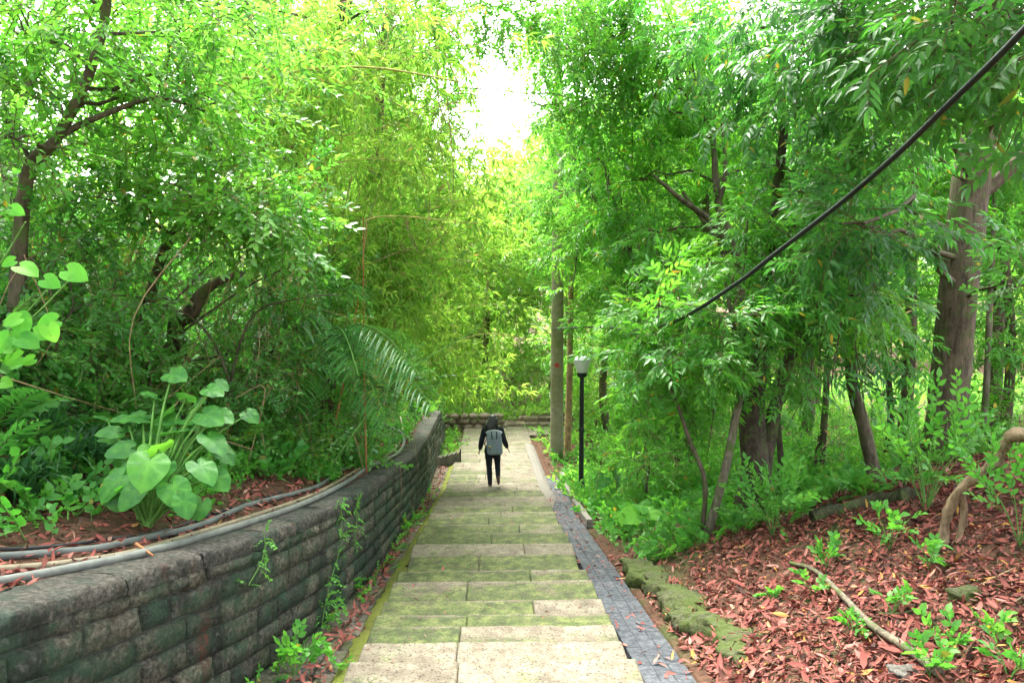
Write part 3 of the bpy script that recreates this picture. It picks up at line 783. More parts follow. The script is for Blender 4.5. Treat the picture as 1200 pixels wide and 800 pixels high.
kk = wob(X, Y, 1.7, 3) + rng.normal(0, .5, len(X)) > -1.1; X, Y = X[kk], Y[kk]; tt = np.clip(rng.normal(.45, .24, len(X)) + .12 * wob(X, Y, 1.1, 5), 0, .97); tt[rng.random(len(X)) < .012] = 1.
scatter('fallen_leaves', 'carpet of reddish brown dead leaves covering the right bank', MAT_LITTER, X, Y, DRY, .073 * np.exp(rng.normal(0, .25, len(X))), .45, tt, .026)
X, Y = inframe_bank(420); scatter('dead_twigs', 'short dead twigs strewn through the red leaf litter', BARK['twig'], X, Y, [leaf1(1, .025, 1., .05), leaf1(1, .02, -1., -.1, .5)], .3, .12, np.full(420, .5), .035)
X = xw(Y0 := 2.6 + 13.4 * rng.random(5200) ** 1.7) - .3 - rng.exponential(.8, 5200)
scatter('fallen_leaves', 'scattered brown dead leaves on the soil above the stone wall', MAT_LITTER, X, Y0, DRY, .075, .4, np.clip(rng.normal(.42, .22, 5200), 0, .95), .02)
n = 1300; Y = 2.4 + 17 * rng.random(n) ** 1.3; X = -1.2 - np.abs(rng.normal(0, .14, n)); X = np.maximum(X, xw(Y) + .06)
scatter('fallen_leaves', 'red and brown dead leaves gathered in the left gutter', MAT_LITTER, X, Y, DRY, .08, .35, np.clip(rng.normal(.45, .2, n), 0, .95), .012, zf=lambda x, y: zp(y) - .115)
n = 420; Y = 3.5 + 17 * rng.random(n) ** 1.2; X = rng.uniform(-1, 1, n)
tz = np.vectorize(tread_z)
scatter('fallen_leaves', 'few dry leaves lying loose on the stone steps', MAT_LITTER, X, Y, DRY, np.where(rng.random(n) < .25, .062, .032), .15, np.clip(rng.normal(.45, .28, n), 0, .97), .008, zf=lambda x, y: tz(y) + .006)
n = 330; Y = 3 + 14 * rng.random(n) ** 1.2; X = 1.25 + .16 * rng.normal(0, 1, n); X = np.clip(X, 1.05, 1.42)
scatter('fallen_leaves', 'red dead leaves lying on the dark slate drain', MAT_LITTER, X, Y, DRY, .075, .2, np.clip(rng.normal(.5, .22, n), 0, .97), .008, zf=lambda x, y: zp(y) - .052)

n = 2600; Y = rng.uniform(8, 25, n); X = np.where(rng.random(n) < .7, rng.uniform(1.45, 4.5, n), rng.uniform(-2.2, -1.1, n))
X = np.where((X < 0) & (Y < 20), X + 3.2, X)
scatter('fallen_leaves', 'brown dead leaves on the soil around the pole and lamp post', MAT_LITTER, X, Y, DRY, .09, .35, np.clip(rng.normal(.4, .2, n), 0, .95), .02)
# ---- mossy stone edging beside the drain and small rocks
def rocklump(name, label, c, r, mat, seed=0, cat='rock', rot=0):
    mb = MB(); mb.ball((0, 0, 0), 1, 20, 14)
    V = mb.V[0]; q = V * 1.0
    k = 1 + .16 * np.sin(q[:, 0] * 4 + seed) * np.cos(q[:, 1] * 3.1 + seed) + .12 * np.sin(q[:, 2] * 6 + q[:, 0] * 3 + seed) + .04 * rng.normal(0, 1, len(q))
    V = np.sign(q) * np.abs(q) ** .75 * k[:, None] * np.asarray(r)
    cr, sr = cos(rot), sin(rot); V = np.stack([V[:, 0] * cr - V[:, 1] * sr, V[:, 0] * sr + V[:, 1] * cr, V[:, 2]], -1)
    mb.V[0] = V + np.asarray(c); o = mb.build(name, mat, None, c); return tag(o, label, cat)
mb = MB(); n = 90; m = 16; V = []
lump = rng.normal(0, 1, (n + 8, m)); lump = sum(lump[q:q + n] for q in range(5)) / 5
for a, y in enumerate(np.linspace(4.9, 8.5, n)):
    cx = np.interp(y, [4.9, 6, 7, 8.5], [1.90, 1.76, 1.68, 1.57]) + .02 * sin(y * 5) + .012 * sin(y * 13); w = np.interp(y, [4.9, 5.1, 5.6, 7.8, 8.5], [.15, .24, .2, .15, .06]) * (1 + .2 * sin(y * 4.3) + .1 * sin(y * 11)); hh = np.interp(y, [4.9, 5.05, 8, 8.5], [.04, .12, .09, .02]) * (1 + .2 * sin(y * 5.7 + 1))
    crack = .82 if a in (31, 60) else 1
    for b in range(m):
        th = 2 * pi * b / m; k_ = crack * (1 + .3 * lump[a, b] + rng.normal(0, .03)); V.append((cx + np.sign(cos(th)) * abs(cos(th)) ** .45 * w * k_, y + rng.normal(0, .012), float(zp(y)) - .02 + np.sign(sin(th)) * abs(sin(th)) ** .45 * hh * k_))
i = np.arange(n - 1)[:, None] * m; j = np.arange(m)[None]; k = (j + 1) % m
mb.add(V, np.stack([i + j, i + k, i + m + k, i + m + j], -1).reshape(-1, 4)); mb.add(V[:m], [[0, b, b + 1] for b in range(1, m - 1)]); mb.add(V[-m:], [[0, b + 1, b] for b in range(1, m - 1)])
tag(mb.build('mossy_edging', MAT_ROCK, None, (1.7, 6.5, float(zp(6.5)))), 'long rough moss-covered stone edging between drain and leaf litter', 'stone edging')
c = G(1132, 703); rocklump('rock', 'small dark mossy rock among red leaves near the right bank top', c + A(0, 0, .02), (.1, .08, .06), MAT_ROCK, 2)
c = G(760, 690); rocklump('rock', 'flat dark rock behind the mossy edging at its far end', c + A(.12, .1, .03), (.16, .12, .07), MAT_ROCK, 5)
c = G(1062, 792); rocklump('rock', 'pale grey stone next to the fallen grey branch', c, (.1, .07, .05), MAT_CONC, 7)

# ---- fallen branches
def stick(name, label, pix, r0, r1, bark, lift=.02, n=26, rough=.1, cat='branch', group=None):
    pts = np.array([G(px, py) for px, py in pix]); pts = spline(pts, n); pts[:, 2] = np.maximum(pts[:, 2], g(pts[:, 0], pts[:, 1])) + lift
    mb = MB(); mb.tube(pts, np.linspace(r0, r1, n), 9, rough); return tag(mb.build(name, BARK[bark], None, pts[0]), label, cat, group)
stick('fallen_branch', 'long grey fallen branch lying across the red leaf litter', [(1100, 800), (1060, 770), (1020, 742), (985, 705), (955, 677), (926, 667)], .03, .017, 'grey', .06)
stick('fallen_twig', 'thin brown twig slanting over the leaf litter at the lower right', [(1210, 700), (1175, 722), (1140, 760), (1118, 790)], .008, .004, 'twig', .03)
stick('fallen_twig', 'short dark stick just behind the grey fallen branch', [(1020, 722), (1050, 722), (1082, 718)], .011, .008, 'dark', .02)
stick('fallen_twig', 'pale twig leaning across leaf litter under the gnarled branch', [(1195, 668), (1150, 690), (1105, 722)], .007, .004, 'tan', .03)
stick('mossy_log', 'dark mossy log lying at the top of the leaf bank', [(952, 612), (990, 603), (1030, 594), (1068, 588)], .075, .1, 'moss', .05, rough=.3, cat='log')
o = stick('wall_twig', 'short reddish twig lying over the pipes near the wall edge', [(160, 650), (180, 664)], .009, .006, 'red', .07)

# ================================================================== GROUND COVER (uncountable)
def cover(name, label, X, Y, lib, leaf, scale, tint, up_=.8, lift=.0, zf=None):
    n = len(X); pos = np.stack([X, Y, (zf or g)(X, Y) + lift], -1)
    d = rng.normal(0, .8, (n, 3)); d[:, 2] = np.abs(d[:, 2]) * .6 + up_
    mb = MB(); place(mb, SPR[lib], pos, d, scale * rng.uniform(.6, 1.3, n), tint + rng.normal(0, .12, n))
    return tag(mb.build(name, [LEAF[leaf], BARK['green']]), label, 'ground cover', None, 'stuff')
def patch(n, x0, x1, y0, y1, keep):
    X = rng.uniform(x0, x1, n * 4); Y = rng.uniform(y0, y1, n * 4); k = keep(X, Y) + rng.normal(0, .18, n * 4) > 0
    return X[k][:n], Y[k][:n]
X, Y = patch(2600, 1.55, 8, 7.2, 20, lambda x, y: np.minimum(1, (y - np.interp(x, [1.5, 2.5, 4, 7], [7.8, 8.4, 9.4, 10.4])) * .8) - .1 + .3 * wob(x, y, 2.2))
cover('ground_cover', 'low bright green ground plants beneath the trees right of the drain', X, Y, 'low', 'ground', 1.5, .55)
X, Y = patch(700, 1.6, 5, 8, 16, lambda x, y: .2 + wob(x, y, 1.7))
cover('ground_cover', 'small ferns mixed in the green ground plants right of the drain', X, Y, 'fern', 'ground', .8, .6, .5)
t = np.random.default_rng(3).exponential(1., 2400)
Yl = rng.uniform(3., 22, 2400); Xl = xw(Yl) - .42 - t * .9; k = (wob(Xl, Yl, 2.6) + .25 * t > -.1) & ((t > .62) | (Yl > 8)) & (rng.random(2400) < np.interp(Yl, [3, 8], [.75, 1]))
cover('ground_cover', 'small green weeds on the soil above the stone wall', Xl[k], Yl[k], 'low', 'ground', 1.1, .45)
X, Y = patch(3400, -7, -1.6, 3.4, 17, lambda x, y: np.minimum(1, (xw(y) - x - .95) * 1.5) + .25 * wob(x, y, 2.7))
cover('ground_cover', 'leafy weeds thickening towards the shrubs of the left bank', X, Y, 'low', 'ground', 1.7, .4)
X, Y = patch(1500, -12, -3, 4, 24, lambda x, y: (xw(y) - x - 1.3))
cover('ground_cover', 'dark ferns and low growth over the left slope', X, Y, 'fern', 'shrub', 1.3, .4, .5)
X, Y = patch(2200, -14, 14, 23, 40, lambda x, y: np.where((np.abs(x - .6) < 2.6) & (y < 29), -1, 1))
cover('ground_cover', 'pale green undergrowth around the far end of the path', X, Y, 'sim', 'far', 1.6, .5)
X, Y = patch(1100, 1.5, 6, 13, 26, lambda x, y: wob(x, y, 1.5) + np.where((np.abs(x - 1.76) < .5) & (np.abs(y - 19.6) < 1.2), -.8, .1))
cover('ground_cover', 'yellow-green grass and weeds around the utility pole', X, Y, 'low', 'bright', 1.8, .5)
X, Y = patch(260, -2.3, -1.05, 20, 26, lambda x, y: 1 + 0 * x)
cover('ground_cover', 'weeds on the bare soil left of the landing at the path end', X, Y, 'low', 'bright', 1.6, .5)
X, Y = patch(420, -4.5, 3.5, 26.4, 27.6, lambda x, y: 1 + 0 * x)
cover('ground_cover', 'pale plants spilling over the rubble wall at the path end', X, Y, 'sim', 'far', 1.2, .5, .6, .45)
X, Y = patch(5200, 3.2, 30, 10, 42, lambda x, y: np.where(y > .5 * x + 6.6, 1, -1))
cover('ground_cover', 'bright green undergrowth between the trunks of the right wood', X, Y, 'sim', 'bright', 1.5, .4)
n = 90; Y = rng.uniform(3.4, 16, n); X = xw(Y) + np.abs(rng.normal(.06, .05, n)) + .02
cover('ground_cover', 'tiny weeds growing along the foot of the stone wall', X, Y, 'low', 'ground', .8, .65, zf=lambda x, y: zp(y) - .12)
#=PART3=
# ================================================================== NEAR PLANTS
def smallplant(name, label, px, py, h, nstem, leaf, lib, cat='seedling', group=None, tint=.6, scale=1., spread=.6, base=None):
    b = G(px, py) if base is None else base
    root = thing(name, label, cat, b, group)
    sm = MB(); cb = MB(); pos = []; dr = []
    for k in range(nstem):
        a = k * 2.4 + rng.uniform(-.5, .5); tip = b + A(cos(a) * h * spread * rng.uniform(.3, 1), sin(a) * h * spread * rng.uniform(.3, 1), h * rng.uniform(.6, 1.))
        mid = (b + tip) / 2 + A(0, 0, h * .12); sm.tube(spline([b, mid, tip], 6), np.linspace(.005, .002, 6) * max(1, h * 1.5), 5)
        for f in (.55, .8, 1.):
            pos.append(b + (tip - b) * f); dr.append((tip - b) / h + rng.normal(0, .5, 3) + A(0, 0, .1))
    place(cb, SPR[lib], np.array(pos), np.array(dr), scale * rng.uniform(.7, 1.2, len(pos)), tint + rng.normal(0, .08, len(pos)))
    sm.build('stem', BARK['green'], root); cb.build('leaves', [LEAF[leaf], BARK['green']], root); return root
for nm, lab, px, py, h, ns, sc in (
    ('seedling', 'leafy green seedling beside the lower end of the grey branch', 1045, 722, .16, 3, .9),
    ('seedling', 'bright green seedling in the leaf litter just above the grey branch, far right', 1106, 768, .16, 3, .9),
    ('seedling', 'broad-leaved seedling at the bottom edge touching the grey branch', 1090, 796, .15, 3, 1.),
    ('seedling', 'green seedling cut by the bottom right corner of the leaf bank', 1182, 800, .16, 3, 1.),
    ('seedling', 'small seedling just left of the grey branch near its middle', 952, 700, .16, 3, .8),
    ('seedling', 'spreading low plant below the mossy log on the leaf bank', 968, 668, .2, 5, .9),
    ('seedling', 'upright clump of green leaves left of the gnarled branch base', 1042, 645, .3, 5, 1.),
    ('seedling', 'low seedling directly under the gnarled branch in red leaves', 1088, 668, .2, 4, .9),
    ('seedling', 'small yellowish star-leaved plant on the right bank', 1160, 752, .12, 3, .8),
    ('seedling', 'tiny pale seedling behind the mossy stone edging', 902, 706, .14, 3, .7),
    ('seedling', 'feathery pale weed in the middle of the leaf litter', 1000, 745, .1, 4, .7),
    ('leafy_bush', 'bright green bush spreading round the gnarled branch at the right edge', 1195, 640, .55, 9, 1.),
    ('leafy_bush', 'tall leafy bush standing before the thick right trunk', 1085, 600, .85, 12, 1.3),
    ('leafy_bush', 'low round bush of small leaves at the foot of the twin trunks', 905, 628, .5, 10, 1.1),
    ('weed', 'bright green weed clump at the foot of the wall, bottom edge', 345, 795, .3, 8, .9),
    ('weed', 'small weed at the wall foot halfway along', 412, 700, .18, 4, .8),
    ('weed', 'tuft of leaves at the wall foot near the wall corner', 478, 628, .26, 5, .9),
    ('weed', 'small green weed in the gutter beside the mossy step edge', 395, 790, .12, 3, .7)):
    smallplant(nm, lab, px, py, h, ns, 'ground', 'seed' if h < .5 else 'simf', cat='bush' if 'bush' in nm else 'plant', tint=.85 if 'yellowish' in lab else .62, scale=sc * (.8 if h < .5 else 1.))

# elephant ear
def bigleaf_plant(name, label, base, leaves, leafm, L0, cat='plant'):
    root = thing(name, label, cat, base)
    sm = MB(); cb = MB()
    for (tip, L, dirv, t) in leaves:
        tip = np.asarray(tip); mid = (base * .45 + tip * .55) + A(0, 0, .12 * np.linalg.norm(tip - base))
        sm.tube(spline([base + rng.normal(0, .02, 3) * A(1, 1, 0), mid, tip], 8), np.linspace(.014, .006, 8), 6)
        V, Fc = heart(L); R = frame(np.asarray(dirv, float), A(0, 0, 1) + rng.normal(0, .2, 3) + A(.15, -.45, 0)); cb.add(V @ R.T + tip, Fc, np.clip(t + veins(), 0, .92))
    sm.build('stalk', BARK['green'], root); cb.build('leaves', LEAF[leafm], root); return root
b = G(172, 618); d0 = float(np.dot(b - CAM, fw))
LV = []
for (px, py, s, dx, dz, t, dd) in ((207, 452, .34, .9, .05, .3, .35), (255, 470, .3, 1, -.2, .35, .3), (250, 500, .38, 1., -.35, .4, .2), (256, 528, .4, 1, -.45, .35, .1), (170, 505, .36, -.8, .1, .3, .3), (210, 520, .4, .5, .2, .4, .2),
        (190, 540, .42, .3, .2, .85, .0), (178, 556, .5, .1, -.7, .6, -.3), (208, 585, .4, .6, -.8, .5, -.3), (243, 560, .4, .7, -.7, .45, -.1), (140, 575, .42, -.5, -.8, .45, -.2), (150, 540, .34, -.8, -.1, .3, .1), (225, 480, .3, .4, .3, .3, .4), (135, 520, .3, -.9, .2, .3, .2), (200, 500, .34, .1, .4, .35, .35), (228, 505, .32, .8, -.1, .3, .25), (185, 478, .26, -.3, .5, .3, .4), (268, 500, .3, 1, -.3, .3, .25), (160, 590, .34, -.4, -.8, .35, -.3), (222, 600, .3, .5, -.9, .4, -.35), (150, 505, .26, -.7, .2, .3, .35)):
    if len(LV) % 2: LV.append((P(px - 4 + rng.normal(0, 12), py - 10 + rng.normal(0, 14), d0 + dd + .1), s * .5, (dx + rng.normal(0, .4), -.5, dz + rng.normal(0, .3)), t - .15))
    LV.append((P(190 + (px - 190) * .92 - 4, py - 14, d0 + dd), s * .6, (dx + rng.normal(0, .12), -.55, dz + rng.normal(0, .12)), t + .02))
bigleaf_plant('elephant_ear', 'large elephant ear plant with broad heart-shaped leaves above the wall', b, LV, 'arum', .4)
# single broad leaf plants right of the lamp
b = G(752, 628); bigleaf_plant('elephant_ear', 'yellowish broad-leaved plant low in the green ground cover right of the lamp', b, [(b + A(-.1, 0, .3), .36, (-.9, -.5, -.1), .92), (b + A(.12, .1, .28), .32, (.9, -.3, -.1), .85), (b + A(0, .15, .36), .26, (.1, -.8, -.1), .6)], 'arum', .3)
b = G(722, 590); bigleaf_plant('elephant_ear', 'tall dull green broad leaf leaning beside the lamp post', b, [(b + A(0, 0, .5), .4, (.35, -.25, -.8), .3), (b + A(-.2, .2, .4), .34, (-.6, -.5, -.5), .35)], 'arum', .3)

# heart-leaved climber at the left edge, near
b = A(-2.75, 3.6, 0); b[2] = g(b[0], b[1])
root = thing('heart_leaf_shrub', 'pale green heart-leaved shrub close up at the left edge', 'shrub', b)
sm = MB(); cb = MB()
for tipx, tipy, n in ((-10, 235, 4), (30, 260, 4), (55, 340, 6), (80, 330, 4), (20, 400, 6), (45, 385, 5), (0, 300, 4), (-25, 350, 5)):
    tip = P(tipx, tipy, 3.3 + rng.uniform(-.15, .25)); mid = (b + tip) / 2 + A(-.2, .1, .2)
    sp = spline([b, mid, tip], 10); sm.tube(sp, np.linspace(.009, .003, 10), 5)
    for k in range(n * 2):
        q = sp[int(9 - k * .4)] + rng.normal(0, .05, 3); a = k * 2.5
        V, Fc = heart(rng.uniform(.06, .115), .004, 14, .15, .3); R = frame(A(cos(a) * .9 + .2, -.2, -.45 + .4 * sin(a)), A(.25, -1, .75) + rng.normal(0, .3, 3)); cb.add(V @ R.T + q, Fc, np.clip(rng.normal(.5, .2) + veins(14)[:len(V)] * .6, 0, .92))
sm.build('stem', BARK['green'], root); cb.build('leaves', LEAF['heart'], root)

# strap-leaved clumps on the left
def strapclump(label, c, n, L, tint=.45, group=None, leaf='strap', w=.012):
    root = thing('strap_leaf_clump', label, 'plant', c, group); mb = MB()
    for k in range(n):
        a = rng.uniform(0, 2 * pi); l = L * rng.uniform(.6, 1.15); o = A(cos(a), sin(a), 0); u = np.linspace(0, 1, 6); sd = A(-sin(a), cos(a), 0)
        bend = rng.uniform(.5, 1.1); b0 = c + rng.normal(0, .05, 3) * A(1, 1, 0)
        ctr = b0 + o[None] * (l * .75 * u ** 1.4 * bend)[:, None] + A(0, 0, 1)[None] * (l * (u * .95 - .75 * bend * u ** 2.2))[:, None]
        wd = w * np.array([.7, 1, 1, .8, .5, .08])
        V = np.concatenate([ctr - sd * wd[:, None], ctr + sd * wd[:, None]]); mb.add(V, [[q, q + 1, q + 7, q + 6] for q in range(5)], np.clip(tint + rng.normal(0, .15), 0, .92))
    mb.build('leaves', LEAF[leaf], root)
for px, py, lab in ((20, 585, 'dark arching strap-leaved clump at the left edge above the pipes'), (75, 560, 'dark strap-leaved clump between the left edge and the elephant ear'), (110, 545, 'narrow-leaved dark clump just behind the elephant ear'), (50, 520, 'dark grassy clump higher on the left slope')):
    strapclump(lab, G(px, py), 90, .62, .35)
for px, py, lab in ((390, 552, 'light green grassy tuft beside the pipes near the wall bend'), (330, 545, 'light green tuft on soil behind the pipes')): strapclump(lab, G(px, py), 45, .3, .7, None, 'ground', .007)

# creeper hanging down the wall face
def creeper(label, ys_, vs_, n, s):
    pts = np.array([wallpoint(y, .05, v) for y, v in zip(ys_, vs_)]); sp = spline(pts, 30)
    root = thing('creeper', label, 'creeper', sp[0]); mb = MB(); mb.tube(sp, .003, 4); mb.build('stem', BARK['green'], root)
    k = rng.integers(0, 30, n); d = rng.normal(0, .6, (n, 3)) + A(.5, 0, -.2); mb = MB()
    place(mb, SPR['low'], sp[k] + rng.normal(0, .025, (n, 3)) * A(.3, 1, 1), d, s * rng.uniform(.5, 1.1, n), .7 + rng.normal(0, .1, n)); mb.build('leaves', [LEAF['ground'], BARK['green']], root)
creeper('long bright creeper hanging down the wall face to the gutter', [6.75, 6.8, 6.7, 6.45, 6.3, 6.2], [.95, .75, .5, .3, .1, -.08], 44, .62)
creeper('short leafy creeper drooping over the wall edge above the red stain', [5.2, 5.22, 5.15, 5.0], [.97, .85, .74, .62], 12, .6)
creeper('thin trailing creeper on the wall face with few leaves', [7.4, 7.4, 7.3, 7.2], [.95, .8, .6, .4], 14, .55)

# ================================================================== PALM
def frond(mb, sm, base, tip, arch, n=34, L=.42, w=.028, tint=.4):
    u = np.linspace(0, 1, 14)[:, None]; sp = base + (tip - base) * u + A(0, 0, 1) * arch * np.sin(u * pi) 
    sm.tube(sp, np.linspace(.014, .004, 14), 6)
    ax = norm(tip - base); side = norm(np.cross(ax, A(0, 0, 1)))
    for k in range(n):
        f = .12 + .88 * k / n; q = base + (tip - base) * f + A(0, 0, 1) * arch * sin(f * pi); l = L * sin(pi * (.12 + .8 * f)) ** .6
        for sg in (-1, 1):
            V, Fc = leaf1(l, w, .3, rng.uniform(.3, .6)); R = frame(ax * .6 + side * sg + A(0, 0, .1) + rng.normal(0, .06, 3), A(0, 0, 1)); mb.add(V @ R.T + q, Fc, np.clip(tint + rng.normal(0, .08), 0, .92))
def palm(label, base, tips, L=.42, leaf='palm', trunk=None, tint=.4):
    root = thing('palm', label, 'palm', base); mb = MB(); sm = MB()
    crown_c = base + A(0, 0, .3) if trunk is None else trunk
    if trunk is not None:
        tb = MB(); tb.tube(spline([base, (base + trunk) / 2 + rng.normal(0, .1, 3), trunk], 14), np.linspace(.11, .08, 14), 10, .08); tb.build('trunk', BARK['dark'], root)
    for (t, ar) in tips: frond(mb, sm, crown_c, t, ar, L=L, tint=tint)
    sm.build('stalk', BARK['green'], root); mb.build('fronds', LEAF[leaf], root)
b = P(375, 440, 10.6); b[2] = g(b[0], b[1])
palm('dark feathery palm with a frond drooping over the wall', b, [(P(508, 478, 8.4), .3), (P(492, 440, 8.6), .35), (P(455, 500, 8.4), .3), (P(420, 440, 8.2), .3), (P(330, 420, 8.6), .45), (P(430, 370, 9.6), .5), (P(345, 480, 8.4), .3), (P(395, 330, 9.6), .3), (P(300, 400, 9), .4)], .5, trunk=P(385, 395, 9.6), tint=.5)
b = P(20, 150, 9); b[2] = g(b[0], b[1])
palm('palm with long thin fronds high at the upper left', b, [(P(100, 60, 8.5), .3), (P(-60, 60, 8.2), .4), (P(60, 10, 9), .5), (P(30, 90, 7.8), .4), (P(120, 110, 9), .4)], .5, trunk=P(10, 70, 9), tint=.6)
b = P(515, 250, 13); b[2] = g(b[0], b[1]); b[0] = -3.4; b[2] = g(b[0], b[1])
palm('bright palm with upright fronds inside the bamboo thicket', b, [(P(540, 60, 12.5), .3), (P(440, 200, 12.2), .4), (P(520, 210, 12), .4), (P(470, 130, 13), .5), (P(400, 110, 12.6), .5), (P(430, 320, 12), .5)], .6, 'bamboo', trunk=P(455, 330, 13), tint=.55)

# ================================================================== LEFT TREES AND SHRUBS
def gb(px, d, back=0., dx=0.):
    b = P(px, 400, d); x, y = b[0] + dx, b[1] + back; return A(x, y, float(g(x, y)) - .05)
def rows(b, *r): return [(*b, r[0])] + [(*P(px, py, d), rr) for px, py, d, rr in r[1:]]
# leaning dark trunk
b = gb(300, 11.5)
tree('leaning_tree', 'dark leaning trunk rising out of the left thicket to the top edge', 'tree', rows(b, .16, (340, 180, 11.3, .13), (372, 100, 11.2, .12), (400, 20, 11.2, .11), (430, -120, 11.2, .08)),
     [PC(330, 60, 11.6, 1.2, 150), PC(455, 10, 10.6, 1.1, 130), PC(280, 0, 11, 1.3, 150), PC(400, -60, 11, 1.6, 150), PC(345, 165, 10.8, .6, 40)], 'sim', 'bright', 'dark', 1.1, .5)
b = gb(15, 6.6)
tree('crooked_tree', 'crooked brown-limbed tree filling the upper left corner', 'tree', rows(b, .08, (30, 215, 6.4, .055), (68, 160, 6.2, .045), (112, 65, 6.2, .04), (135, -50, 6.2, .03)),
     [PC(20, 40, 6.2, .9, 130), PC(120, 30, 6.4, .9, 130), PC(215, 55, 7, .9, 130), PC(255, 120, 7.6, .8, 110), PC(60, 120, 6.5, .6, 70), PC(185, 125, 7, .7, 90), PC(5, 160, 5.8, .5, 50), PC(300, 40, 8, 1., 120), PC(60, -30, 6, 1., 100), PC(40, 195, 7.5, .7, 100), PC(120, 185, 8.2, .8, 110), PC(185, 175, 9, .8, 110), PC(-10, 120, 6.4, .6, 70), PC(200, -20, 7, 1., 100), *[(A(x, y, z), (1.3, 1.3, .6), 150) for x, y, z in ((-2.6, 2.0, 5.0), (-1.4, 3.8, 5.6), (-3.4, 4., 5.2), (-1., 6.2, 6.2), (-2.4, 6.8, 6.0), (-.8, 2., 5.6))]],  # last listed clumps: unseen overhead foliage, added to shade the near path and wall
     'sim', 'bright', 'brown', 1.15, .45, extra=[rows(P(68, 160, 6.2), .03, (120, 135, 6.3, .025), (185, 115, 6.6, .018), (240, 130, 7, .01))])
b = gb(150, 8.4)
tree('glossy_shrub', 'glossy light green shrub bulging out over the left slope', 'shrub', rows(b, .06, (190, 300, 7.8, .05), (230, 240, 7.4, .03)),
     [PC(205, 215, 7.2, .55, 110), PC(290, 240, 7, .55, 120), PC(335, 268, 7.1, .4, 70), PC(150, 190, 7.5, .55, 90), PC(250, 190, 7.8, .6, 90), PC(255, 275, 7, .4, 60), PC(110, 230, 7.3, .5, 70), PC(335, 225, 7.8, .5, 60)], 'glo', 'gloss', 'brown', 1., .5, tangle=24)
b = gb(40, 7.2)
tree('dark_shrub', 'dark small-leaved shrub at the left edge behind the pale heart-leaved one', 'shrub', rows(b, .05, (60, 430, 6.8, .035), (75, 380, 6.7, .02)),
     [PC(60, 395, 6.6, .6, 110), PC(125, 340, 7, .6, 110), PC(30, 470, 6.2, .5, 90), PC(130, 440, 7, .6, 100), PC(40, 300, 6.8, .6, 90), PC(-20, 400, 6, .5, 60), PC(100, 270, 7.2, .5, 60), PC(100, 490, 6.6, .4, 50)], 'simf', 'shrub', 'brown', 1., .42, tangle=26)
b = gb(225, 8.9)
tree('dark_shrub', 'dark tangled shrub with bare brown stems under the glossy shrub', 'shrub', rows(b, .10, (205, 392, 8.3, .09), (225, 365, 8, .085), (242, 338, 7.9, .06), (280, 320, 8, .03)),
     [PC(300, 330, 8.4, .6, 80), PC(335, 400, 8.8, .7, 120), PC(285, 435, 8.4, .5, 90), PC(225, 425, 8.2, .5, 70), PC(180, 340, 8, .5, 50), PC(255, 480, 8.4, .4, 60), PC(350, 320, 9, .6, 70), PC(330, 470, 9, .4, 60)], 'sim', 'shrub', 'brown', 1.1, .4, tangle=60,
     extra=[rows(gb(150, 8.2), .02, (200, 400, 8, .016), (300, 330, 7.8, .01), (380, 300, 7.9, .004)), rows(gb(290, 8.5), .016, (250, 400, 8, .014), (170, 350, 7.8, .01), (90, 350, 7.6, .004)), rows(gb(250, 8.4), .014, (290, 380, 8, .012), (350, 350, 8, .008), (400, 345, 8.2, .004)), rows(gb(120, 8), .014, (180, 380, 7.8, .012), (260, 300, 7.6, .008), (330, 290, 7.6, .004))])
b = gb(420, 12.6, 0, -.5)
tree('dark_shrub', 'shaded dark shrub behind the drooping palm frond', 'shrub', rows(b, .05, (400, 430, 12, .04), (420, 390, 12, .02)),
     [PC(380, 400, 11.8, .8, 90), PC(440, 410, 12.8, .8, 90), PC(470, 450, 13, .6, 70), PC(400, 470, 11.4, .5, 60), PC(350, 430, 11, .5, 50), PC(430, 490, 11.8, .4, 50)], 'sim', 'shrub', 'dark', 1.2, .36, tangle=40)
for lab, px, d, cl in (('low leafy shrub filling the bank right behind the elephant ear', 170, 8.2, [(120, 480, 7.6, .4, 90), (180, 460, 8, .4, 90), (230, 500, 7.8, .35, 80), (90, 520, 7.2, .3, 60), (270, 520, 8, .3, 60)]),
                       ('bushy green shrub on the bank above the pipes left of the dead stems', 340, 9.6, [(310, 500, 9, .4, 90), (360, 480, 9.4, .45, 90), (400, 500, 10, .4, 80), (340, 530, 8.8, .25, 50), (420, 530, 10.4, .3, 50)]),
                       ('broad dark shrub between the crooked trunk and the glossy shrub', 110, 8.6, [(100, 380, 8.2, .6, 110), (160, 400, 8.4, .5, 90), (60, 340, 8, .6, 100), (180, 300, 8.8, .6, 90), (30, 250, 7.8, .6, 100)]),
                       ('pale green shrub high on the bank left of the bamboo', 300, 10.5, [(300, 260, 10, .7, 110), (360, 300, 10.4, .7, 110), (330, 370, 10, .6, 90), (270, 380, 9.6, .6, 90)])):
    b = gb(px, d); tree('bank_shrub', lab, 'shrub', [(*b, .03), (b[0] + .02, b[1], b[2] + .4, .025), (*(P(*cl[1][:3]) * .6 + b * .4), .015)], [PC(*c) for c in cl], 'simf', 'shrub' if 'dark' in lab else 'gloss', 'brown', 1., .5, lr=.02, tangle=12)
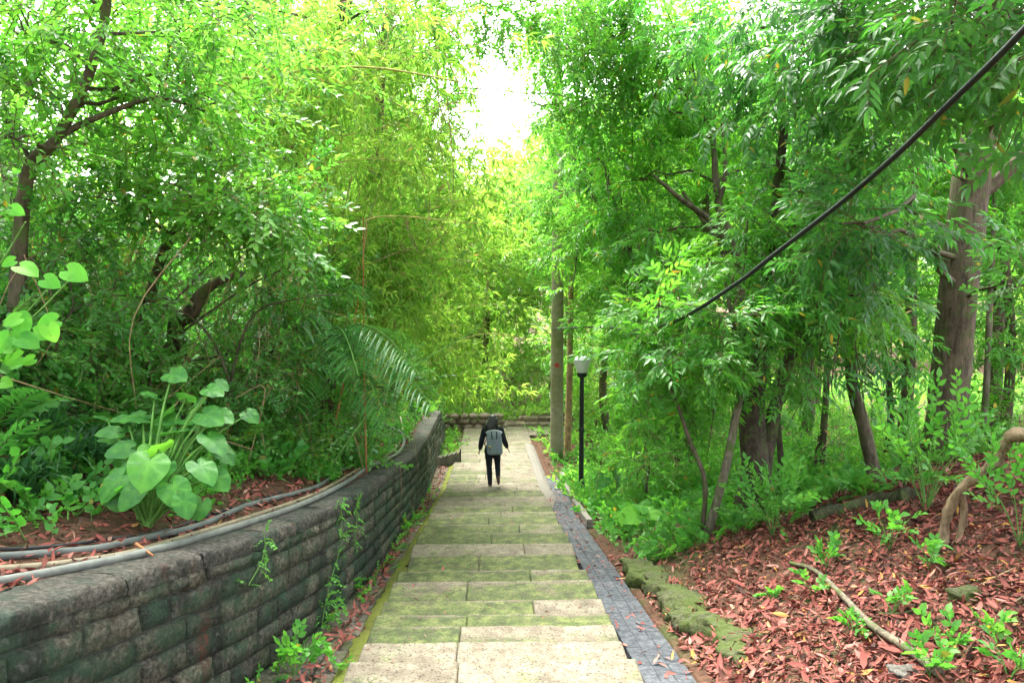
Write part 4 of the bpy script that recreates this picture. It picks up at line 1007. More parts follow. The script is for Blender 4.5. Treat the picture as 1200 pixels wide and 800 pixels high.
# bamboo: culms arch right over the path
def bamboo(label, base, culms, clumps, group='bamboo clumps on the left slope', leaf='bamboo', scale=1., tint=.5):
    root = thing('bamboo_clump', label, 'bamboo', base, group)
    for c in culms:
        c = np.array(rows(base + rng.normal(0, .2, 3) * A(1, 1, 0), *c)); mb = MB(); sp = spline(c, 26); mb.tube(sp[:, :3], np.maximum(sp[:, 3] * (1 + .12 * (np.arange(26) % 4 == 0)), .003), 8); mb.build('culm', BARK['culm'], root)
    tag(tanglemesh(clumps, 60, .006).build('dry_stems', BARK['tan'], root), kind='stuff')
    mb = MB()
    for (c, rad, n) in clumps:       # each plume: an arching culm that droops at the tip, leafy along its outer half
        k = 5; rr = np.asarray(rad) if hasattr(rad, '__len__') else np.full(3, rad)
        for q in range(k):
            tip = c + rng.normal(0, .6, 3) * rr + A(.15, -.1, -.25 * rr[0]); b0 = base + rng.normal(0, .35, 3) * A(1, 1, 0)
            top = b0 * .3 + tip * .7 + A(rng.normal(0, .15), rng.normal(0, .15), rr[0] * rng.uniform(.5, 1.1)); sp = spline([b0, b0 * .72 + tip * .28 + A(0, 0, .35 * abs(tip[2] - b0[2])), top, tip], 40)
            if q < 2: cm = MB(); cm.tube(sp, np.linspace(.016, .004, 40), 6); cm.build('culm', BARK['culm'], root)
            m = int(n * .44 / k); f = 39 * (1 - .55 * rng.random(m) ** 1.3); i0 = np.minimum(f.astype(int), 38)
            pos = sp[i0] + (sp[i0 + 1] - sp[i0]) * (f - i0)[:, None] + rng.normal(0, .12, (m, 3))
            d = norm(sp[i0 + 1] - sp[i0]) * .6 + rng.normal(0, .6, (m, 3)) + A(0, 0, -.45)
            place(mb, SPR['bam'], pos, d, scale * rng.uniform(.7, 1.2, m), tint + rng.normal(0, .13) + rng.normal(0, .08, m))
    mb.build('foliage', [LEAF[leaf], BARK['culm']], root)
bamboo('bamboo arching in a long bare culm over the upper left', gb(120, 9.5), [(.022, (225, 130, 9, .02), (330, 88, 8.8, .017), (430, 79, 8.8, .013), (540, 96, 9, .006)), (.02, (260, 60, 10, .016), (380, -30, 10, .01))],
       [PC(350, 20, 9.6, .8, 130), PC(440, 40, 9.4, .8, 140), PC(520, 40, 9.8, .7, 110), PC(400, 140, 10, .8, 140), PC(320, 130, 9.8, .6, 80)], tint=.55)
bamboo('feathery yellow-green bamboo thicket hanging above the palm', gb(400, 11.8, 0, -.8), [(.02, (420, 250, 11.5, .016), (470, 150, 11.3, .012), (560, 110, 11.4, .005)), (.02, (440, 300, 11.4, .014), (520, 240, 11.2, .01), (590, 236, 11.3, .004)), (.018, (380, 230, 11, .014), (400, 120, 11, .01), (450, 40, 11, .005)), (.016, (425, 300, 10, .013), (440, 255, 9.8, .01), (560, 262, 9.8, .004))],
       [PC(470, 190, 11, .8, 190), PC(505, 270, 11.4, .8, 190), PC(440, 290, 10.6, .8, 170), PC(520, 130, 12, .8, 150), PC(430, 120, 11.4, .8, 150), PC(480, 350, 11.8, .7, 140), PC(390, 220, 10.2, .7, 140), PC(540, 210, 11.8, .6, 100), PC(540, 320, 12.4, .6, 90), PC(410, 340, 10.4, .6, 90)], tint=.5)
bamboo('farther bamboo thicket whose thin tops lean over the wall end', gb(470, 16.5, 0, -1.2), [(.02, (500, 300, 16, .016), (560, 200, 15.5, .01), (620, 180, 15.4, .004)), (.02, (500, 430, 15, .016), (560, 392, 14.6, .012), (640, 402, 14.5, .004)), (.02, (480, 200, 16, .014), (520, 60, 16, .008))],
       [PC(530, 290, 16, 1.1, 220), PC(560, 370, 16, .8, 120), PC(500, 360, 15, .9, 150), PC(520, 200, 16, 1.1, 200), PC(480, 100, 16, 1.2, 200), PC(548, 205, 17, .7, 110), PC(575, 235, 18, .6, 80), PC(545, 430, 17, .7, 110), PC(590, 260, 17, .7, 90), PC(510, 430, 15.4, .5, 80), PC(470, 20, 16, 1.2, 150)], leaf='bamboo', scale=1.25, tint=.6)
def stem(label, pix, r, bark, d0=None, name='dead_stem'):
    pts = np.array([P(*p) for p in pix]); sp = spline(pts, 18); mb = MB(); mb.tube(sp, np.linspace(r, r * .6, 18), 7, .04); tag(mb.build(name, BARK[bark], None, sp[0]), label, 'stem')
def rooted(px, py, d): b = P(px, py, d); return b
for lab, x0, x1, y1, d, r, bk in (('upright thin orange-brown dead stem before the bamboo', 427, 426, 255, 9.6, .012, 'red'), ('slanting reddish dead stem next to the upright one', 376, 420, 350, 9.4, .012, 'red')):
    b = gb(x0, d); t = P(x1, y1, d); sp = spline([b, (b + t) / 2 + rng.normal(0, .03, 3), t], 18); mb = MB(); mb.tube(sp, np.linspace(r, r * .6, 18), 7, .04); tag(mb.build('dead_stem', BARK[bk], None, b), lab, 'stem')
b = gb(372, 8.6); sp = spline([b, P(420, 500, 8.7), P(470, 440, 9.4), P(560, 385, 10.5)], 24); mb = MB(); mb.tube(sp, np.linspace(.013, .006, 24), 7); tag(mb.build('green_stem', BARK['green'], None, b), 'slender green stem leaning right over the pipes and wall', 'stem')

# trees of the left hillside
for i, (lab, x, y, h, R, lo, n, lib, lf, tn, ln) in enumerate((
    ('tall light-crowned tree high on the left hillside', -7.5, 12, 6.5, 2.4, 3.5, 12, 'sim', 'bright', .45, (1.2, 0)),
    ('broad tree behind the leaning dark trunk', -6.2, 15.5, 8, 2.6, 5, 13, 'pin', 'bright', .4, (1, 0)),
    ('leafy tree at the left rear beyond the crooked tree', -9.5, 10, 6, 2.3, 3.5, 11, 'sim', 'right', .55, (.8, 0)),
    ('yellowish tree behind the bamboo thicket', -4.6, 20, 9, 2.6, 6, 14, 'pin', 'far', .35, (.6, 0)),
    ('pale tree left of the gap of sky', -5.2, 25.5, 11, 3., 8, 16, 'pin', 'far', .45, (0, 0)),
    ('near tree on the slope behind the crooked tree', -7.6, 7.8, 5.5, 2., 3.5, 12, 'sim', 'bright', .4, (.6, 0)),
    ('tree overhanging from the top of the left slope', -11, 16, 8, 3, 5, 12, 'sim', 'bright', .4, (1, 0)))):
    autotree('hillside_tree', lab, x, y, h, R, lo, n, 44, lib, lf, 'brown', .13, 1.4, tn, 'trees of the left hillside', ln)

# ================================================================== RIGHT TREES
# thick trunk
b = gb(1104, 11.2)
tree('large_tree', 'thick brown-trunked tree leaning out of frame at the right', 'tree', rows(b, .42, (1106, 520, 11.1, .30), (1117, 400, 11, .26), (1140, 200, 10.8, .25), (1160, 60, 10.6, .24), (1182, -70, 10.4, .2), (1200, -200, 10.4, .15)),
     [PC(1020, 40, 7.2, .7, 70), PC(1140, 10, 5.6, .5, 50), PC(1200, 60, 5.4, .4, 34), PC(965, 40, 8, .75, 80), PC(1012, 262, 7.4, .4, 36), PC(1000, 160, 9, .7, 60), PC(935, 100, 9.4, .75, 70), PC(870, 40, 9.6, .8, 70), PC(1040, 110, 8.4, .4, 30),
      PC(970, 290, 8.2, .4, 34), PC(1210, 330, 9.4, .4, 26), PC(1060, -40, 7, .8, 70), PC(1180, -70, 6, .8, 60), *[(A(x, y, z), (1.4, 1.4, .6), 110) for x, y, z in ((2.6, 2.2, 5.2), (1.2, 3.6, 5.6), (3.2, 4.6, 5.8), (.4, 5.6, 6.2), (2., 6.8, 6.6), (4.4, 1.2, 5.2), (.8, 1.4, 5.4))], PC(900, -20, 9, 1., 70), PC(1090, 60, 6.4, .35, 26)],  # clumps at world positions: out of view, added above to darken path and litter
     'pinf', 'deep', 'brown', 1.12, .42, extra=[rows(P(1138, 230, 10.8), .13, (1165, 215, 10.8, .1), (1210, 165, 10.6, .08), (1260, 60, 10.5, .06))], seg=18, rough=.05)
b = gb(884, 9.6)
tree('forked_tree', 'dark twin-trunked tree at the top of the leaf bank', 'tree', rows(b, .28, (886, 560, 9.6, .19), (880, 480, 9.6, .17), (890, 400, 9.6, .13), (905, 280, 9.6, .08), (920, 140, 9.6, .05)),
     [PC(870, 395, 9, .45, 30), PC(950, 340, 8.6, .55, 44), PC(890, 310, 9.4, .65, 40), PC(960, 400, 9, .4, 28), PC(1010, 395, 9.6, .4, 24), PC(905, 262, 9.6, .5, 40), PC(950, 220, 9.4, .7, 50), PC(1000, 345, 8.4, .36, 26), PC(795, 365, 9.6, .5, 46)],
     'pinf', 'right', 'dark', 1., .5, tangle=26, extra=[rows(b + A(.12, 0, 0), .12, (900, 520, 9.6, .1), (925, 420, 9.7, .08), (985, 300, 9.8, .05))])
b = gb(832, 8.9)
tree('slender_tree', 'slender grey sapling leaning right before the forked tree', 'tree', rows(b, .06, (845, 570, 8.95, .052), (860, 500, 9, .05), (868, 440, 9, .042), (850, 330, 9, .02)),
     [PC(850, 372, 8.6, .45, 32), PC(815, 410, 8.8, .4, 26), PC(905, 425, 8.8, .3, 16), PC(790, 375, 9, .45, 28)], 'pinf', 'right', 'grey', 1., .6)
b = gb(827, 8.95)
tree('slender_tree', 'thinnest curved sapling bending left beside the grey sapling', 'tree', rows(b, .032, (826, 565, 9.05, .03), (808, 515, 9.1, .026), (792, 470, 9.1, .02), (770, 420, 9.2, .01)),
     [PC(780, 428, 9, .4, 34), PC(765, 395, 9.6, .38, 28), PC(800, 455, 9.2, .25, 14), PC(752, 455, 9.8, .25, 16)], 'pinf', 'right', 'brown', 1., .65)
b = gb(1015, 10)
tree('curved_tree', 'brown tree with a sharply curved lower trunk behind the mossy log', 'tree', rows(b, .13, (1024, 560, 10, .1), (1012, 500, 10.1, .085), (998, 440, 10.2, .08), (1002, 330, 10.3, .06), (990, 200, 10.3, .04)),
     [PC(1000, 250, 10.2, .7, 60), PC(1025, 395, 9.6, .3, 16), PC(960, 300, 10.4, .7, 50), PC(1020, 190, 10.4, .5, 36), PC(960, 200, 10.4, .7, 40)], 'pin', 'deep', 'brown', 1.15, .5)
b = gb(1062, 12.4)
tree('straight_tree', 'straight reddish trunk standing left of the thick trunk', 'tree', rows(b, .12, (1064, 450, 12.4, .10), (1068, 320, 12.4, .09), (1072, 120, 12.4, .06)),
     [PC(1060, 340, 12.2, .7, 50), PC(1060, 240, 12.4, .5, 30), PC(1040, 130, 12, 1., 60)], 'pin', 'right', 'brown', 1.2, .5)
b = gb(918, 10.8)
tree('slender_tree', 'thin bare-stemmed tree right of the twin trunks', 'tree', rows(b, .05, (915, 540, 10.8, .045), (912, 470, 10.8, .04), (930, 380, 10.8, .03)),
     [PC(940, 380, 10.6, .6, 50), PC(915, 420, 10.4, .4, 30)], 'pin', 'right', 'dark', 1.1, .5)
b = gb(895, 13.5)
tree('branching_tree', 'tree with bare spreading limbs in the middle of the right canopy', 'tree', rows(b, .13, (870, 400, 13, .11), (862, 300, 12.8, .09), (842, 240, 12.8, .07), (835, 150, 12.8, .04)),
     [PC(790, 160, 13.4, .7, 60), PC(740, 210, 13.6, .8, 60), PC(850, 110, 13, .8, 60), PC(800, 80, 12.8, .9, 80), PC(900, 200, 13.6, .6, 40), PC(730, 130, 13.4, .9, 80), PC(700, 60, 13, .9, 70), PC(760, 270, 13.2, .6, 50), PC(780, 10, 12, .8, 80), PC(720, -10, 13, .8, 80), PC(690, 40, 14, .8, 80), PC(750, 60, 13.6, .8, 70)], 'pin', 'right', 'brown', 1.2, .6, tangle=26,
     extra=[rows(P(868, 315, 12.8), .07, (835, 262, 12.5, .055), (800, 235, 12.3, .045), (765, 205, 12.2, .025)), rows(P(866, 350, 12.9), .06, (845, 290, 12.7, .05), (800, 225, 12.9, .03)), rows(P(842, 240, 12.8), .05, (850, 200, 12.6, .04), (846, 140, 12.5, .025))])
for lab, px, px2, d, r in (('slim dark trunk between the twin trunks and the curved tree', 965, 972, 11.6, .05), ('slim leaning trunk just left of the straight reddish trunk', 1042, 1030, 12.8, .055), ('slim pale trunk right of the thick trunk', 1152, 1160, 12.2, .05)):
    b = gb(px, d); tree('slim_tree', lab, 'tree', rows(b, r * 1.2, (px + 2, 480, d, r), (px2, 360, d, r * .9), (px2 + (px2 - px), 180, d, r * .6)), [PC(px2, 280, d, .5, 34), PC(px2 + 20, 180, d, .6, 44)], 'pin', 'right', 'grey' if 'pale' in lab else 'dark', 1.1, .5)
b = gb(1180, 13.)
tree('leaning_tree', 'thin tree behind the thick trunk at the right edge', 'tree', rows(b, .1, (1185, 400, 13, .08), (1165, 200, 13, .06), (1150, 50, 13, .04)),
     [PC(1180, 380, 12.6, .8, 70), PC(1180, 460, 12.4, .5, 30), PC(1200, 280, 12.6, .8, 50), PC(1150, 100, 13, 1., 50)], 'pin', 'right', 'brown', 1.2, .5)
# tree hanging its leaves round the lamp
b = gb(800, 15.2)
tree('drooping_tree', 'drooping bright-leaved tree behind the lamp post', 'tree', rows(b, .09, (790, 470, 15, .08), (770, 380, 14.8, .06), (740, 300, 14.6, .04), (715, 220, 14.6, .02)),
     [PC(765, 430, 13.6, .6, 70), PC(775, 360, 13.8, .7, 90), PC(745, 320, 15, .7, 70), PC(715, 250, 15.2, .8, 80), PC(800, 450, 13.6, .6, 60), PC(752, 470, 13.4, .4, 40), PC(820, 470, 13.6, .5, 40), PC(715, 375, 15.6, .4, 40), PC(700, 180, 15.6, .8, 70), PC(662, 225, 16.5, .6, 60), PC(648, 135, 16.5, .7, 70), PC(668, 290, 17, .42, 36), PC(655, 50, 16, .8, 60)], 'pin', 'bright', 'grey', 1.1, .5, tangle=26)
# understorey right
for lab, px, d, cl in (('dense shrub filling the shade left of the slender saplings', 760, 12.2, [(755, 545, 11.8, .4, 60), (785, 530, 12.2, .4, 50), (735, 530, 12.8, .35, 50), (765, 500, 12.6, .4, 40)]),
                       ('shrub of narrow leaves between the twin trunks and curved tree', 960, 11.6, [(955, 560, 11.4, .4, 40), (975, 520, 11.8, .4, 30), (990, 570, 11, .3, 30)]),
                       ('shaded shrub at the right edge below the thick trunk', 1165, 11.6, [(1165, 545, 11, .45, 50), (1195, 490, 11, .5, 50), (1200, 560, 10, .4, 40)]),
                       ('shrub behind the curved tree in the shade', 1050, 14, [(1040, 540, 13.6, .45, 40), (1080, 520, 13.8, .4, 30)])):
    b = gb(px, d); tree('understorey_shrub', lab, 'shrub', [(*b, .03), (b[0], b[1], b[2] + .4, .025), (b[0] + .05, b[1], b[2] + .8, .015)], [PC(*c) for c in cl], 'lance', 'right', 'brown', 1., .5, tangle=14)
# gnarled branch on the right bank
b = G(1103, 640); db = float(np.dot(b - CAM, fw))
root = thing('gnarled_branch', 'gnarled tan woody stem bending up from the leaf bank to the right edge', 'branch', b)
r0 = np.array([(*(b - A(0, 0, .05)), .05), (*P(1108, 612, db), .045), (*P(1124, 575, db - .1), .045), (*P(1152, 552, db - .2), .045), (*P(1170, 538, db - .25), .045), (*P(1177, 520, db - .3), .052), (*P(1192, 509, db - .4), .058), (*P(1235, 512, db - .5), .06), (*P(1300, 470, db - .4), .06)])
sp = spline(r0, 50); mb = MB(); mb.tube(sp[:, :3] + rng.normal(0, .004, (50, 3)), sp[:, 3] * (.82 + .15 * np.sin(np.arange(50) * .9)), 14, .16); mb.build('main_stem', BARK['root'], root)
e = spline([P(1126, 576, db - .1), P(1130, 600, db - .05), G(1122, 636)], 14); mb = MB(); mb.tube(e, np.linspace(.03, .022, 14), 8, .08); mb.build('root', BARK['root'], root)

# trees deeper in the right wood
for i, (lab, x, y, h, R, lo, n, lib, lf, tn, r0) in enumerate((
    ('dense tree behind the thick trunk', 10.5, 15, 8.5, 2.8, 6, 15, 'pin', 'bright', .35, .16),
    ('pale tree seen between thick trunk and curved tree', 8., 18.5, 9, 2.8, 6.5, 15, 'pin', 'bright', .5, .16),
    ('tree standing back behind the bare spreading limbs', 5., 19, 9, 2.6, 6, 15, 'pin', 'right', .7, .15),
    ('bright tree rising right of the utility pole', 3.7, 23.5, 10, 2.4, 7, 15, 'pin', 'bright', .6, .14),
    ('tree deep in the wood right of the pole, tall and pale', 6.8, 27, 11, 3.2, 8, 16, 'pin', 'far', .4, .16),
    ('far pale tree at the right rear', 12, 27, 11, 3.5, 8, 15, 'pin', 'far', .4, .18),
    ('tree at the far right behind all the others', 16, 20, 10, 3.3, 7, 14, 'pin', 'bright', .45, .18),
    ('leaning tree above the drooping one', 4.6, 16.2, 10, 2.3, 4.5, 13, 'pin', 'right', .72, .13))):
    autotree('woodland_tree', lab, x, y, h, R, lo, n, 50, lib, lf, 'grey' if i % 2 else 'brown', r0, 1.4, tn, 'trees deeper in the right wood', (rng.uniform(-.5, .2), 0))
for lab, x, y, h in (('rounded pale bush behind the left end of the rubble wall', -2.6, 28, 2.6), ('pale bush rising right behind the rubble wall middle', -.6, 28.6, 2.2), ('yellow-green bush beside the pinkish stone steps', 2.4, 29.5, 2.8), ('bush beyond the pinkish stone steps', .9, 31.5, 2.4), ('bush right of the utility pole at the path end', 3.6, 24.5, 2.2), ('bush against the end of the stone wall', -2.9, 24.2, 2.6)):
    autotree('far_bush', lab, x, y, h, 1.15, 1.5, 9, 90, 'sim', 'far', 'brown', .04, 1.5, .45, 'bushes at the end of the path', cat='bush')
# far trees closing the view
for i, (lab, x, y, h, R, lo, n, tn) in enumerate((
    ('rounded yellow-green tree beyond the end of the path', -.2, 33, 11.2, 3., 9, 18, .5),
    ('far tree just left of the path end', -3.8, 31, 11.5, 2.9, 9, 17, .4),
    ('far tree just right of the path end', 3.4, 34, 13, 3., 10.5, 17, .55),
    ('taller far tree at the left of the sky gap', -7.5, 36, 15, 3.8, 11, 16, .5),
    ('taller far tree at the right of the sky gap', 6.5, 38, 16, 3.8, 12, 16, .45),
    ('palest tree farthest behind the path', -.8, 43, 14, 4.4, 11, 18, .6))):
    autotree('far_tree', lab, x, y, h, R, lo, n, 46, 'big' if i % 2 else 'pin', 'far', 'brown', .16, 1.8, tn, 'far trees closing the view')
# overhanging sprays at the top of the picture belong to a tree left of the path
b = gb(330, 13.5, 0, -1)
tree('overhanging_tree', 'tree whose thin high boughs reach over the sky gap', 'tree', rows(b, .15, (420, 250, 13, .12), (450, 50, 12.6, .09), (490, -100, 12.4, .06), (600, -190, 12, .03)),
     [PC(545, 0, 12, .7, 130), PC(600, 22, 12.2, .6, 110), PC(660, 8, 12, .7, 130), PC(520, 70, 12.6, .6, 100), PC(525, 130, 13, .6, 90), PC(575, 45, 12.6, .4, 40), PC(640, 62, 12.8, .5, 70), PC(600, -60, 12, .9, 90), PC(700, 60, 13, .6, 90), PC(690, 120, 13, .6, 90), PC(655, 130, 13.4, .4, 44), PC(730, 0, 12.4, .8, 90), PC(440, 30, 11.8, .7, 90), PC(500, -10, 11.8, .7, 90), PC(480, 40, 12.4, .6, 80)], 'sim', 'bright', 'twig', 1.2, .4, sub=2, lr=.014)
# far wood reading as one mass
X = rng.uniform(-60, 60, 5200); Yw = 50 + rng.uniform(0, 16, 5200); hz = rng.random(5200) ** .8 * (13 + 3 * wob(X, 0 * X, .35)) * np.where(np.abs(X + .5) < 4.5, .72, 1.)
mb = MB(); place(mb, SPR['big'], np.stack([X, Yw, -4.2 + hz], -1), rng.normal(0, 1, (5200, 3)) + A(0, -.5, .2), 3.6 * rng.uniform(.7, 1.3, 5200), .5 + .2 * wob(X, hz, .6) + rng.normal(0, .08, 5200))
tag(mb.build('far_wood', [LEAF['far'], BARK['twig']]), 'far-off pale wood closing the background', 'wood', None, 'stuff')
#=PART4=
# ================================================================== PERSON
py0 = 15.9; kk = next(i for i, t in enumerate(TREAD) if t[0] <= 15.9 < t[1])
y_edge = TREAD[kk][0]; PYB = y_edge + .12; zL = TREAD[kk][2]; zR = TREAD[kk - 1][2] - zL
O = A(.0, PYB, zL); D_ = bpy.context.evaluated_depsgraph_get
def cap(mb, pts, rad, seg=12):
    pts = [np.asarray(p, float) for p in pts]
    sp = np.array(pts); mb.tube(sp, rad, seg, 0)
    for p, r in zip(pts, rad): mb.ball(p, r, seg, 8)
def solid(name, mb, mats, root, voxel, smooth=4, matfn=None):
    """fuse overlapping shells into one continuous skin"""
    off = WL[root.name]
    o = mb.build(name + '_tmp', [mats[0]], None, off)
    m = o.modifiers.new('r', 'REMESH'); m.mode = 'VOXEL'; m.voxel_size = voxel; m.use_smooth_shade = True
    s = o.modifiers.new('s', 'SMOOTH'); s.factor = .5; s.iterations = smooth
    me = bpy.data.meshes.new_from_object(o.evaluated_get(D_())); me.name = name
    bpy.data.objects.remove(o)
    me.materials.clear()
    for q in mats: me.materials.append(q)
    for p in me.polygons: p.use_smooth = True
    if matfn:
        for p in me.polygons: p.material_index = matfn(np.array(p.center))
    ob = bpy.data.objects.new(name, me); COL.objects.link(ob); ob.parent = root; WL[ob.name] = off
    return ob
M_SKIN = simplemat('skin', (.5, .28, .19), .5, .1, 30, .03); M_HAIR = None
M = Mat('hair'); mp = M.n('Mapping'); M.set(mp.inputs['Vector'], M.obj()); mp.inputs['Scale'].default_value = (60, 60, 4); nn = M.noise(3, 4, .6, mp.outputs[0])
M_HAIR = M.done(M.principled(M.ramp(nn, [(.3, (.006, .005, .006)), (.7, (.03, .022, .022))]), .4, M.bump(nn, .5, .01), .5))
M_TOP = simplemat('black_jersey', (.012, .014, .02), .85, .3, 25, .25, spec=.2); M_TROUS = simplemat('black_trousers', (.012, .016, .02), .8, .3, 20, .25, spec=.2)
M_SHOE = simplemat('brown_leather', (.09, .035, .03), .5, .3, 30, .1); M_SOLE = simplemat('shoe_sole', (.03, .025, .025), .7)
M_BAG = simplemat('grey_canvas', (.21, .245, .28), .8, .25, 40, .3, spec=.2); M_BAGD = simplemat('dark_webbing', (.012, .012, .014), .7); M_BAGL = simplemat('light_canvas', (.27, .30, .33), .8, .2, 40, .3, spec=.2)
per = thing('person', 'person in black walking down the steps away from the camera, grey backpack on', 'person', O)
T = lambda x, y, z: O + A(x, y, z)
hipL, knL, anL = T(-.085, 0, .84), T(-.075, .045, .46), T(-.055, .0, .085)
hipR, knR, anR = T(.085, 0, .84), T(.105, .09, .5), T(.115, -.17, zR + .17)
shL, elL, wrL = T(-.17, .0, 1.29), T(-.235, -.05, 1.05), T(-.27, .06, .85)
shR, elR, wrR = T(.17, .0, 1.29), T(.245, -.03, 1.06), T(.31, .07, .88)
mb = MB()
cap(mb, [T(0, 0, .88), T(0, .0, .98), T(0, .005, 1.1), T(0, .01, 1.22), T(0, .01, 1.3)], [.125, .105, .11, .12, .10])
mb.ball(T(0, .0, .87), (.155, .1, .1)); mb.ball(T(0, 0, 1.24), (.165, .1, .12))
for s_, e_, w_ in ((shL, elL, wrL), (shR, elR, wrR)): cap(mb, [s_, (s_ + e_) / 2, e_, (e_ + w_) / 2, w_], [.055, .045, .038, .034, .025])
for h_, k_, a_ in ((hipL, knL, anL), (hipR, knR, anR)): cap(mb, [h_, (h_ + k_) / 2, k_, k_ * .65 + a_ * .35, a_], [.085, .07, .052, .052, .036])
hd = T(.01, .04, 1.475)
cap(mb, [T(0, .0, 1.3), T(.005, .02, 1.37), T(.01, .03, 1.42)], [.055, .048, .05])
mb.ball(hd + A(0, 0, .02), (.076, .09, .1), 16, 12); mb.ball(hd + A(0, .035, -.05), (.052, .055, .06)); mb.ball(hd + A(0, .103, -.005), (.014, .018, .024), 8, 6); mb.ball(hd + A(0, .083, -.055), (.026, .012, .011), 8, 6); mb.ball(hd + A(0, .07, .03), (.055, .03, .014), 8, 6)
for sg in (-1, 1): mb.ball(hd + A(sg * .077, 0, .0), (.012, .022, .032), 8, 6)
def hand(mb, w, d, side):
    d = norm(d); x = norm(np.cross(d, A(0, 1, 0))) ; n = np.cross(x, d)          # x: across, n: palm normal
    f = norm(A(0, 1, 0) - d * d[1])
    pal = w + d * .045
    for k in range(4):
        a = (k - 1.5) * .019; r = w + d * .075 + f * a; L = (.062, .072, .068, .05)[k]; c = -side * A(1, 0, 0)
        cap(mb, [w + d * .02 + f * a * .7, r, r + d * L * .5 + c * .008, r + d * L * .9 + c * .026], [.0125, .0105, .0095, .0085], 8)
    cap(mb, [w + d * .02 + f * .02, w + d * .05 + f * .045 - A(side, 0, 0) * .01, w + d * .08 + f * .055 - A(side, 0, 0) * .016], [.013, .011, .009], 8)
hand(mb, wrL, wrL - elL + A(-.04, .02, 0), -1); hand(mb, wrR, wrR - elR + A(.06, .02, 0), 1)
solid('body', mb, [M_SKIN], per, .007, 3)
# clothes follow the body
mb = MB(); cap(mb, [T(0, 0, .88), T(0, 0, .98), T(0, .005, 1.1), T(0, .01, 1.22), T(0, .01, 1.31)], [.135, .125, .128, .135, .10]); mb.ball(T(0, 0, .90), (.17, .115, .08)); mb.ball(T(0, 0, 1.24), (.18, .112, .125))
for s_, e_, w_ in ((shL, elL, wrL), (shR, elR, wrR)): cap(mb, [s_, (s_ + e_) / 2, e_, (e_ * .45 + w_ * .55), e_ * .12 + w_ * .88], [.068, .062, .058, .056, .04])
solid('jumper', mb, [M_TOP], per, .012, 4)
mb = MB(); mb.ball(T(0, 0, .85), (.165, .11, .11))
for h_, k_, a_ in ((hipL, knL, anL), (hipR, knR, anR)): cap(mb, [h_, (h_ + k_) / 2, k_, k_ * .65 + a_ * .35, k_ * .06 + a_ * .94], [.095, .078, .06, .06, .046])
solid('trousers', mb, [M_TROUS], per, .012, 4)
for a_, heel, toe in ((anL, A(0, -.055, -.05), A(-.01, .17, -.055)), (anR, A(0, -.04, -.045), A(.01, .1, -.125))):
    mb = MB(); cap(mb, [a_ + heel * .8, a_ + heel * .3 + toe * .3 + A(0, 0, .0), a_ + toe * .6 + A(0, 0, .012), a_ + toe], [.036, .042, .038, .028]); cap(mb, [a_ + A(0, 0, .02), a_ + heel * .6], [.042, .036])
    sh = solid('shoe', mb, [M_SHOE, M_SOLE], per, .008, 3)
hair = MB()
hair.ball(hd + A(-.005, -.015, .035), (.094, .1, .1), 16, 12)
for k in range(16):
    a = -1.25 + 2.5 * k / 15; st = hd + A(sin(a) * .085, -.02 - cos(a) * .075, .03)
    en = T(sin(a) * .10 - .065, -.05 - cos(a) * .085, 1.18 + .05 * rng.normal() + .05 * abs(a)); mid = (st + en) / 2 + A(-.02, -.02, 0)
    cap(hair, [st, mid, en], [.036, .036, .016], 8)
solid('hair', hair, [M_HAIR], per, .009, 2)
for sg in (-1, 1):
    mb = MB(); mb.ball(hd + A(sg * .03, .082, .008), .011, 10, 8); mb.build('eye', simplemat('eye_dark', (.05, .03, .02), .2), per)
# backpack
BO = T(.045, -.19, .8)
bag = thing('backpack', 'grey roll-top canvas backpack worn by the person on the path', 'backpack', BO)
mb = MB(); W_, Dp = .165, .085; seg = 28
th = np.arange(seg) * 2 * pi / seg; ringf = lambda w, d, z, tw=0: np.stack([np.sign(np.cos(th)) * np.abs(np.cos(th)) ** .55 * w, np.sign(np.sin(th)) * np.abs(np.sin(th)) ** .55 * d + tw, np.full(seg, z)], -1)
prof = [(0., .80, .8), (.015, .96, .95), (.06, 1, 1.), (.2, 1.0, 1.04), (.33, .97, 1.), (.40, .92, .85), (.46, .88, .6)]
V = np.concatenate([ringf(W_ * a, Dp * b, z, .02 * z) for z, a, b in prof]); V = np.vstack([V, [0, 0, 0], [0, .01, .47]])
V[:, 0] += .012 * np.sin(V[:, 2] * 30) * (V[:, 1] < 0) * .5; V[:, 1] += .006 * np.sin(V[:, 0] * 40 + V[:, 2] * 25)
n = len(prof); i = np.arange(n - 1)[:, None] * seg; j = np.arange(seg)[None]; k = (j + 1) % seg
cyr, syr = cos(-.06), sin(-.06)
rotb = lambda V: np.stack([V[:, 0] * cyr + V[:, 2] * syr * .6, V[:, 1], V[:, 2]], -1) + BO
mb.add(rotb(V), np.stack([i + j, i + k, i + seg + k, i + seg + j], -1).reshape(-1, 4)); b0 = n * seg
mb.F3.append(np.stack([np.full(seg, b0), (np.arange(seg) + 1) % seg, np.arange(seg)], -1)); mb.m3.append(np.zeros(seg, int)); mb.F3.append(np.stack([np.full(seg, b0 + 1), (n - 1) * seg + np.arange(seg), (n - 1) * seg + (np.arange(seg) + 1) % seg], -1)); mb.m3.append(np.zeros(seg, int))
mb.build('pack_body', M_BAG, bag)
mb = MB(); mb.tube(rotb(np.array([(x, .03 - .03 * abs(x) * 4, .475 - .25 * abs(x) ** 1.3) for x in np.linspace(-.17, .17, 9)])), [.025, .04, .046, .048, .048, .048, .046, .04, .025], 12); mb.build('roll_top', M_BAGL, bag)
for sx in (-.05, .06):
    mb = MB(); mb.tube(rotb(np.array([(sx, -.05, .49), (sx, -.085, .45), (sx * .9, -.095, .38), (sx * .8, -.098, .34)])), .011, 6); mb.build('closure_strap', M_BAGD, bag)
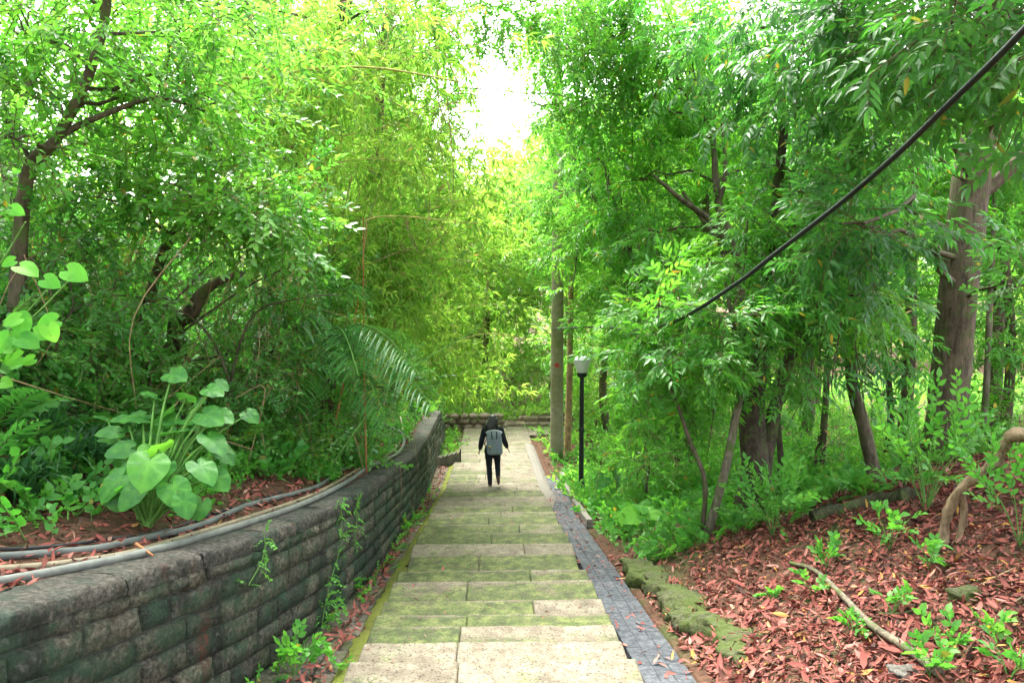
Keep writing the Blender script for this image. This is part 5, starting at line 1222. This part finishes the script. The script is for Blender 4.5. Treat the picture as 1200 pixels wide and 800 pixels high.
for sg in (-1, 1):
    mb = MB(); mb.tube(spline([BO + A(sg * .075, .09, .42), O + A(sg * .1, -.02, 1.40), O + A(sg * .115, .12, 1.27), O + A(sg * .13, .12, 1.08), O + A(sg * .17, .0, .98), BO + A(sg * .13, .08, .1)], 24), .016, 8); mb.build('shoulder_strap', M_BAGD, bag)
mb = MB(); mb.slab(BO[0] - .125, BO[0] - .09, BO[1] - .099, BO[1] - .09, BO[2] + .2, .05, .002); mb.build('zip_tag', simplemat('yellow_tab', (.6, .4, .05), .5), bag)

# ================================================================== LIGHT, SKY, CAMERA
w = bpy.data.worlds.new('World'); SC.world = w; w.use_nodes = True; nt = w.node_tree
bg = nt.nodes['Background']; sky = nt.nodes.new('ShaderNodeTexSky'); sky.sky_type = 'NISHITA'; sky.sun_disc = False
EL, AZ = radians(58), radians(-12)
sky.sun_elevation = EL; sky.sun_rotation = AZ; sky.air_density = 1.; sky.dust_density = 4.; sky.ozone_density = 1.
hs_ = nt.nodes.new('ShaderNodeHueSaturation'); hs_.inputs['Saturation'].default_value = .3
nt.links.new(sky.outputs[0], hs_.inputs['Color']); nt.links.new(hs_.outputs[0], bg.inputs['Color']); bg.inputs['Strength'].default_value = .15
sun = bpy.data.lights.new('sun', 'SUN'); sun.energy = 1.5; sun.angle = radians(28); sun.color = (1, .96, .88)
so = bpy.data.objects.new('sun', sun); COL.objects.link(so)
from mathutils import Vector
so.rotation_euler = Vector((sin(AZ) * cos(EL), cos(AZ) * cos(EL), sin(EL))).to_track_quat('Z', 'Y').to_euler(); so.location = (0, 20, 30)
cam = bpy.data.cameras.new('camera'); cam.sensor_width = 36; cam.lens = F / 1200 * 36; cam.clip_end = 1500; cam.clip_start = .05
co = bpy.data.objects.new('camera', cam); COL.objects.link(co); co.location = CAM
co.rotation_euler = (pi / 2 - PITCH, 0, -YAW); SC.camera = co
vs = SC.view_settings; vs.view_transform = 'Standard'; vs.look = 'None'; vs.exposure = 3.4; vs.gamma = 1; vs.use_curve_mapping = False
cy = SC.cycles; cy.max_bounces = 9; cy.diffuse_bounces = 7; cy.glossy_bounces = 2; cy.transmission_bounces = 5; cy.transparent_max_bounces = 8; cy.caustics_reflective = False; cy.caustics_refractive = False
cy.use_denoising = True; cy.use_adaptive_sampling = True; cy.adaptive_threshold = .02
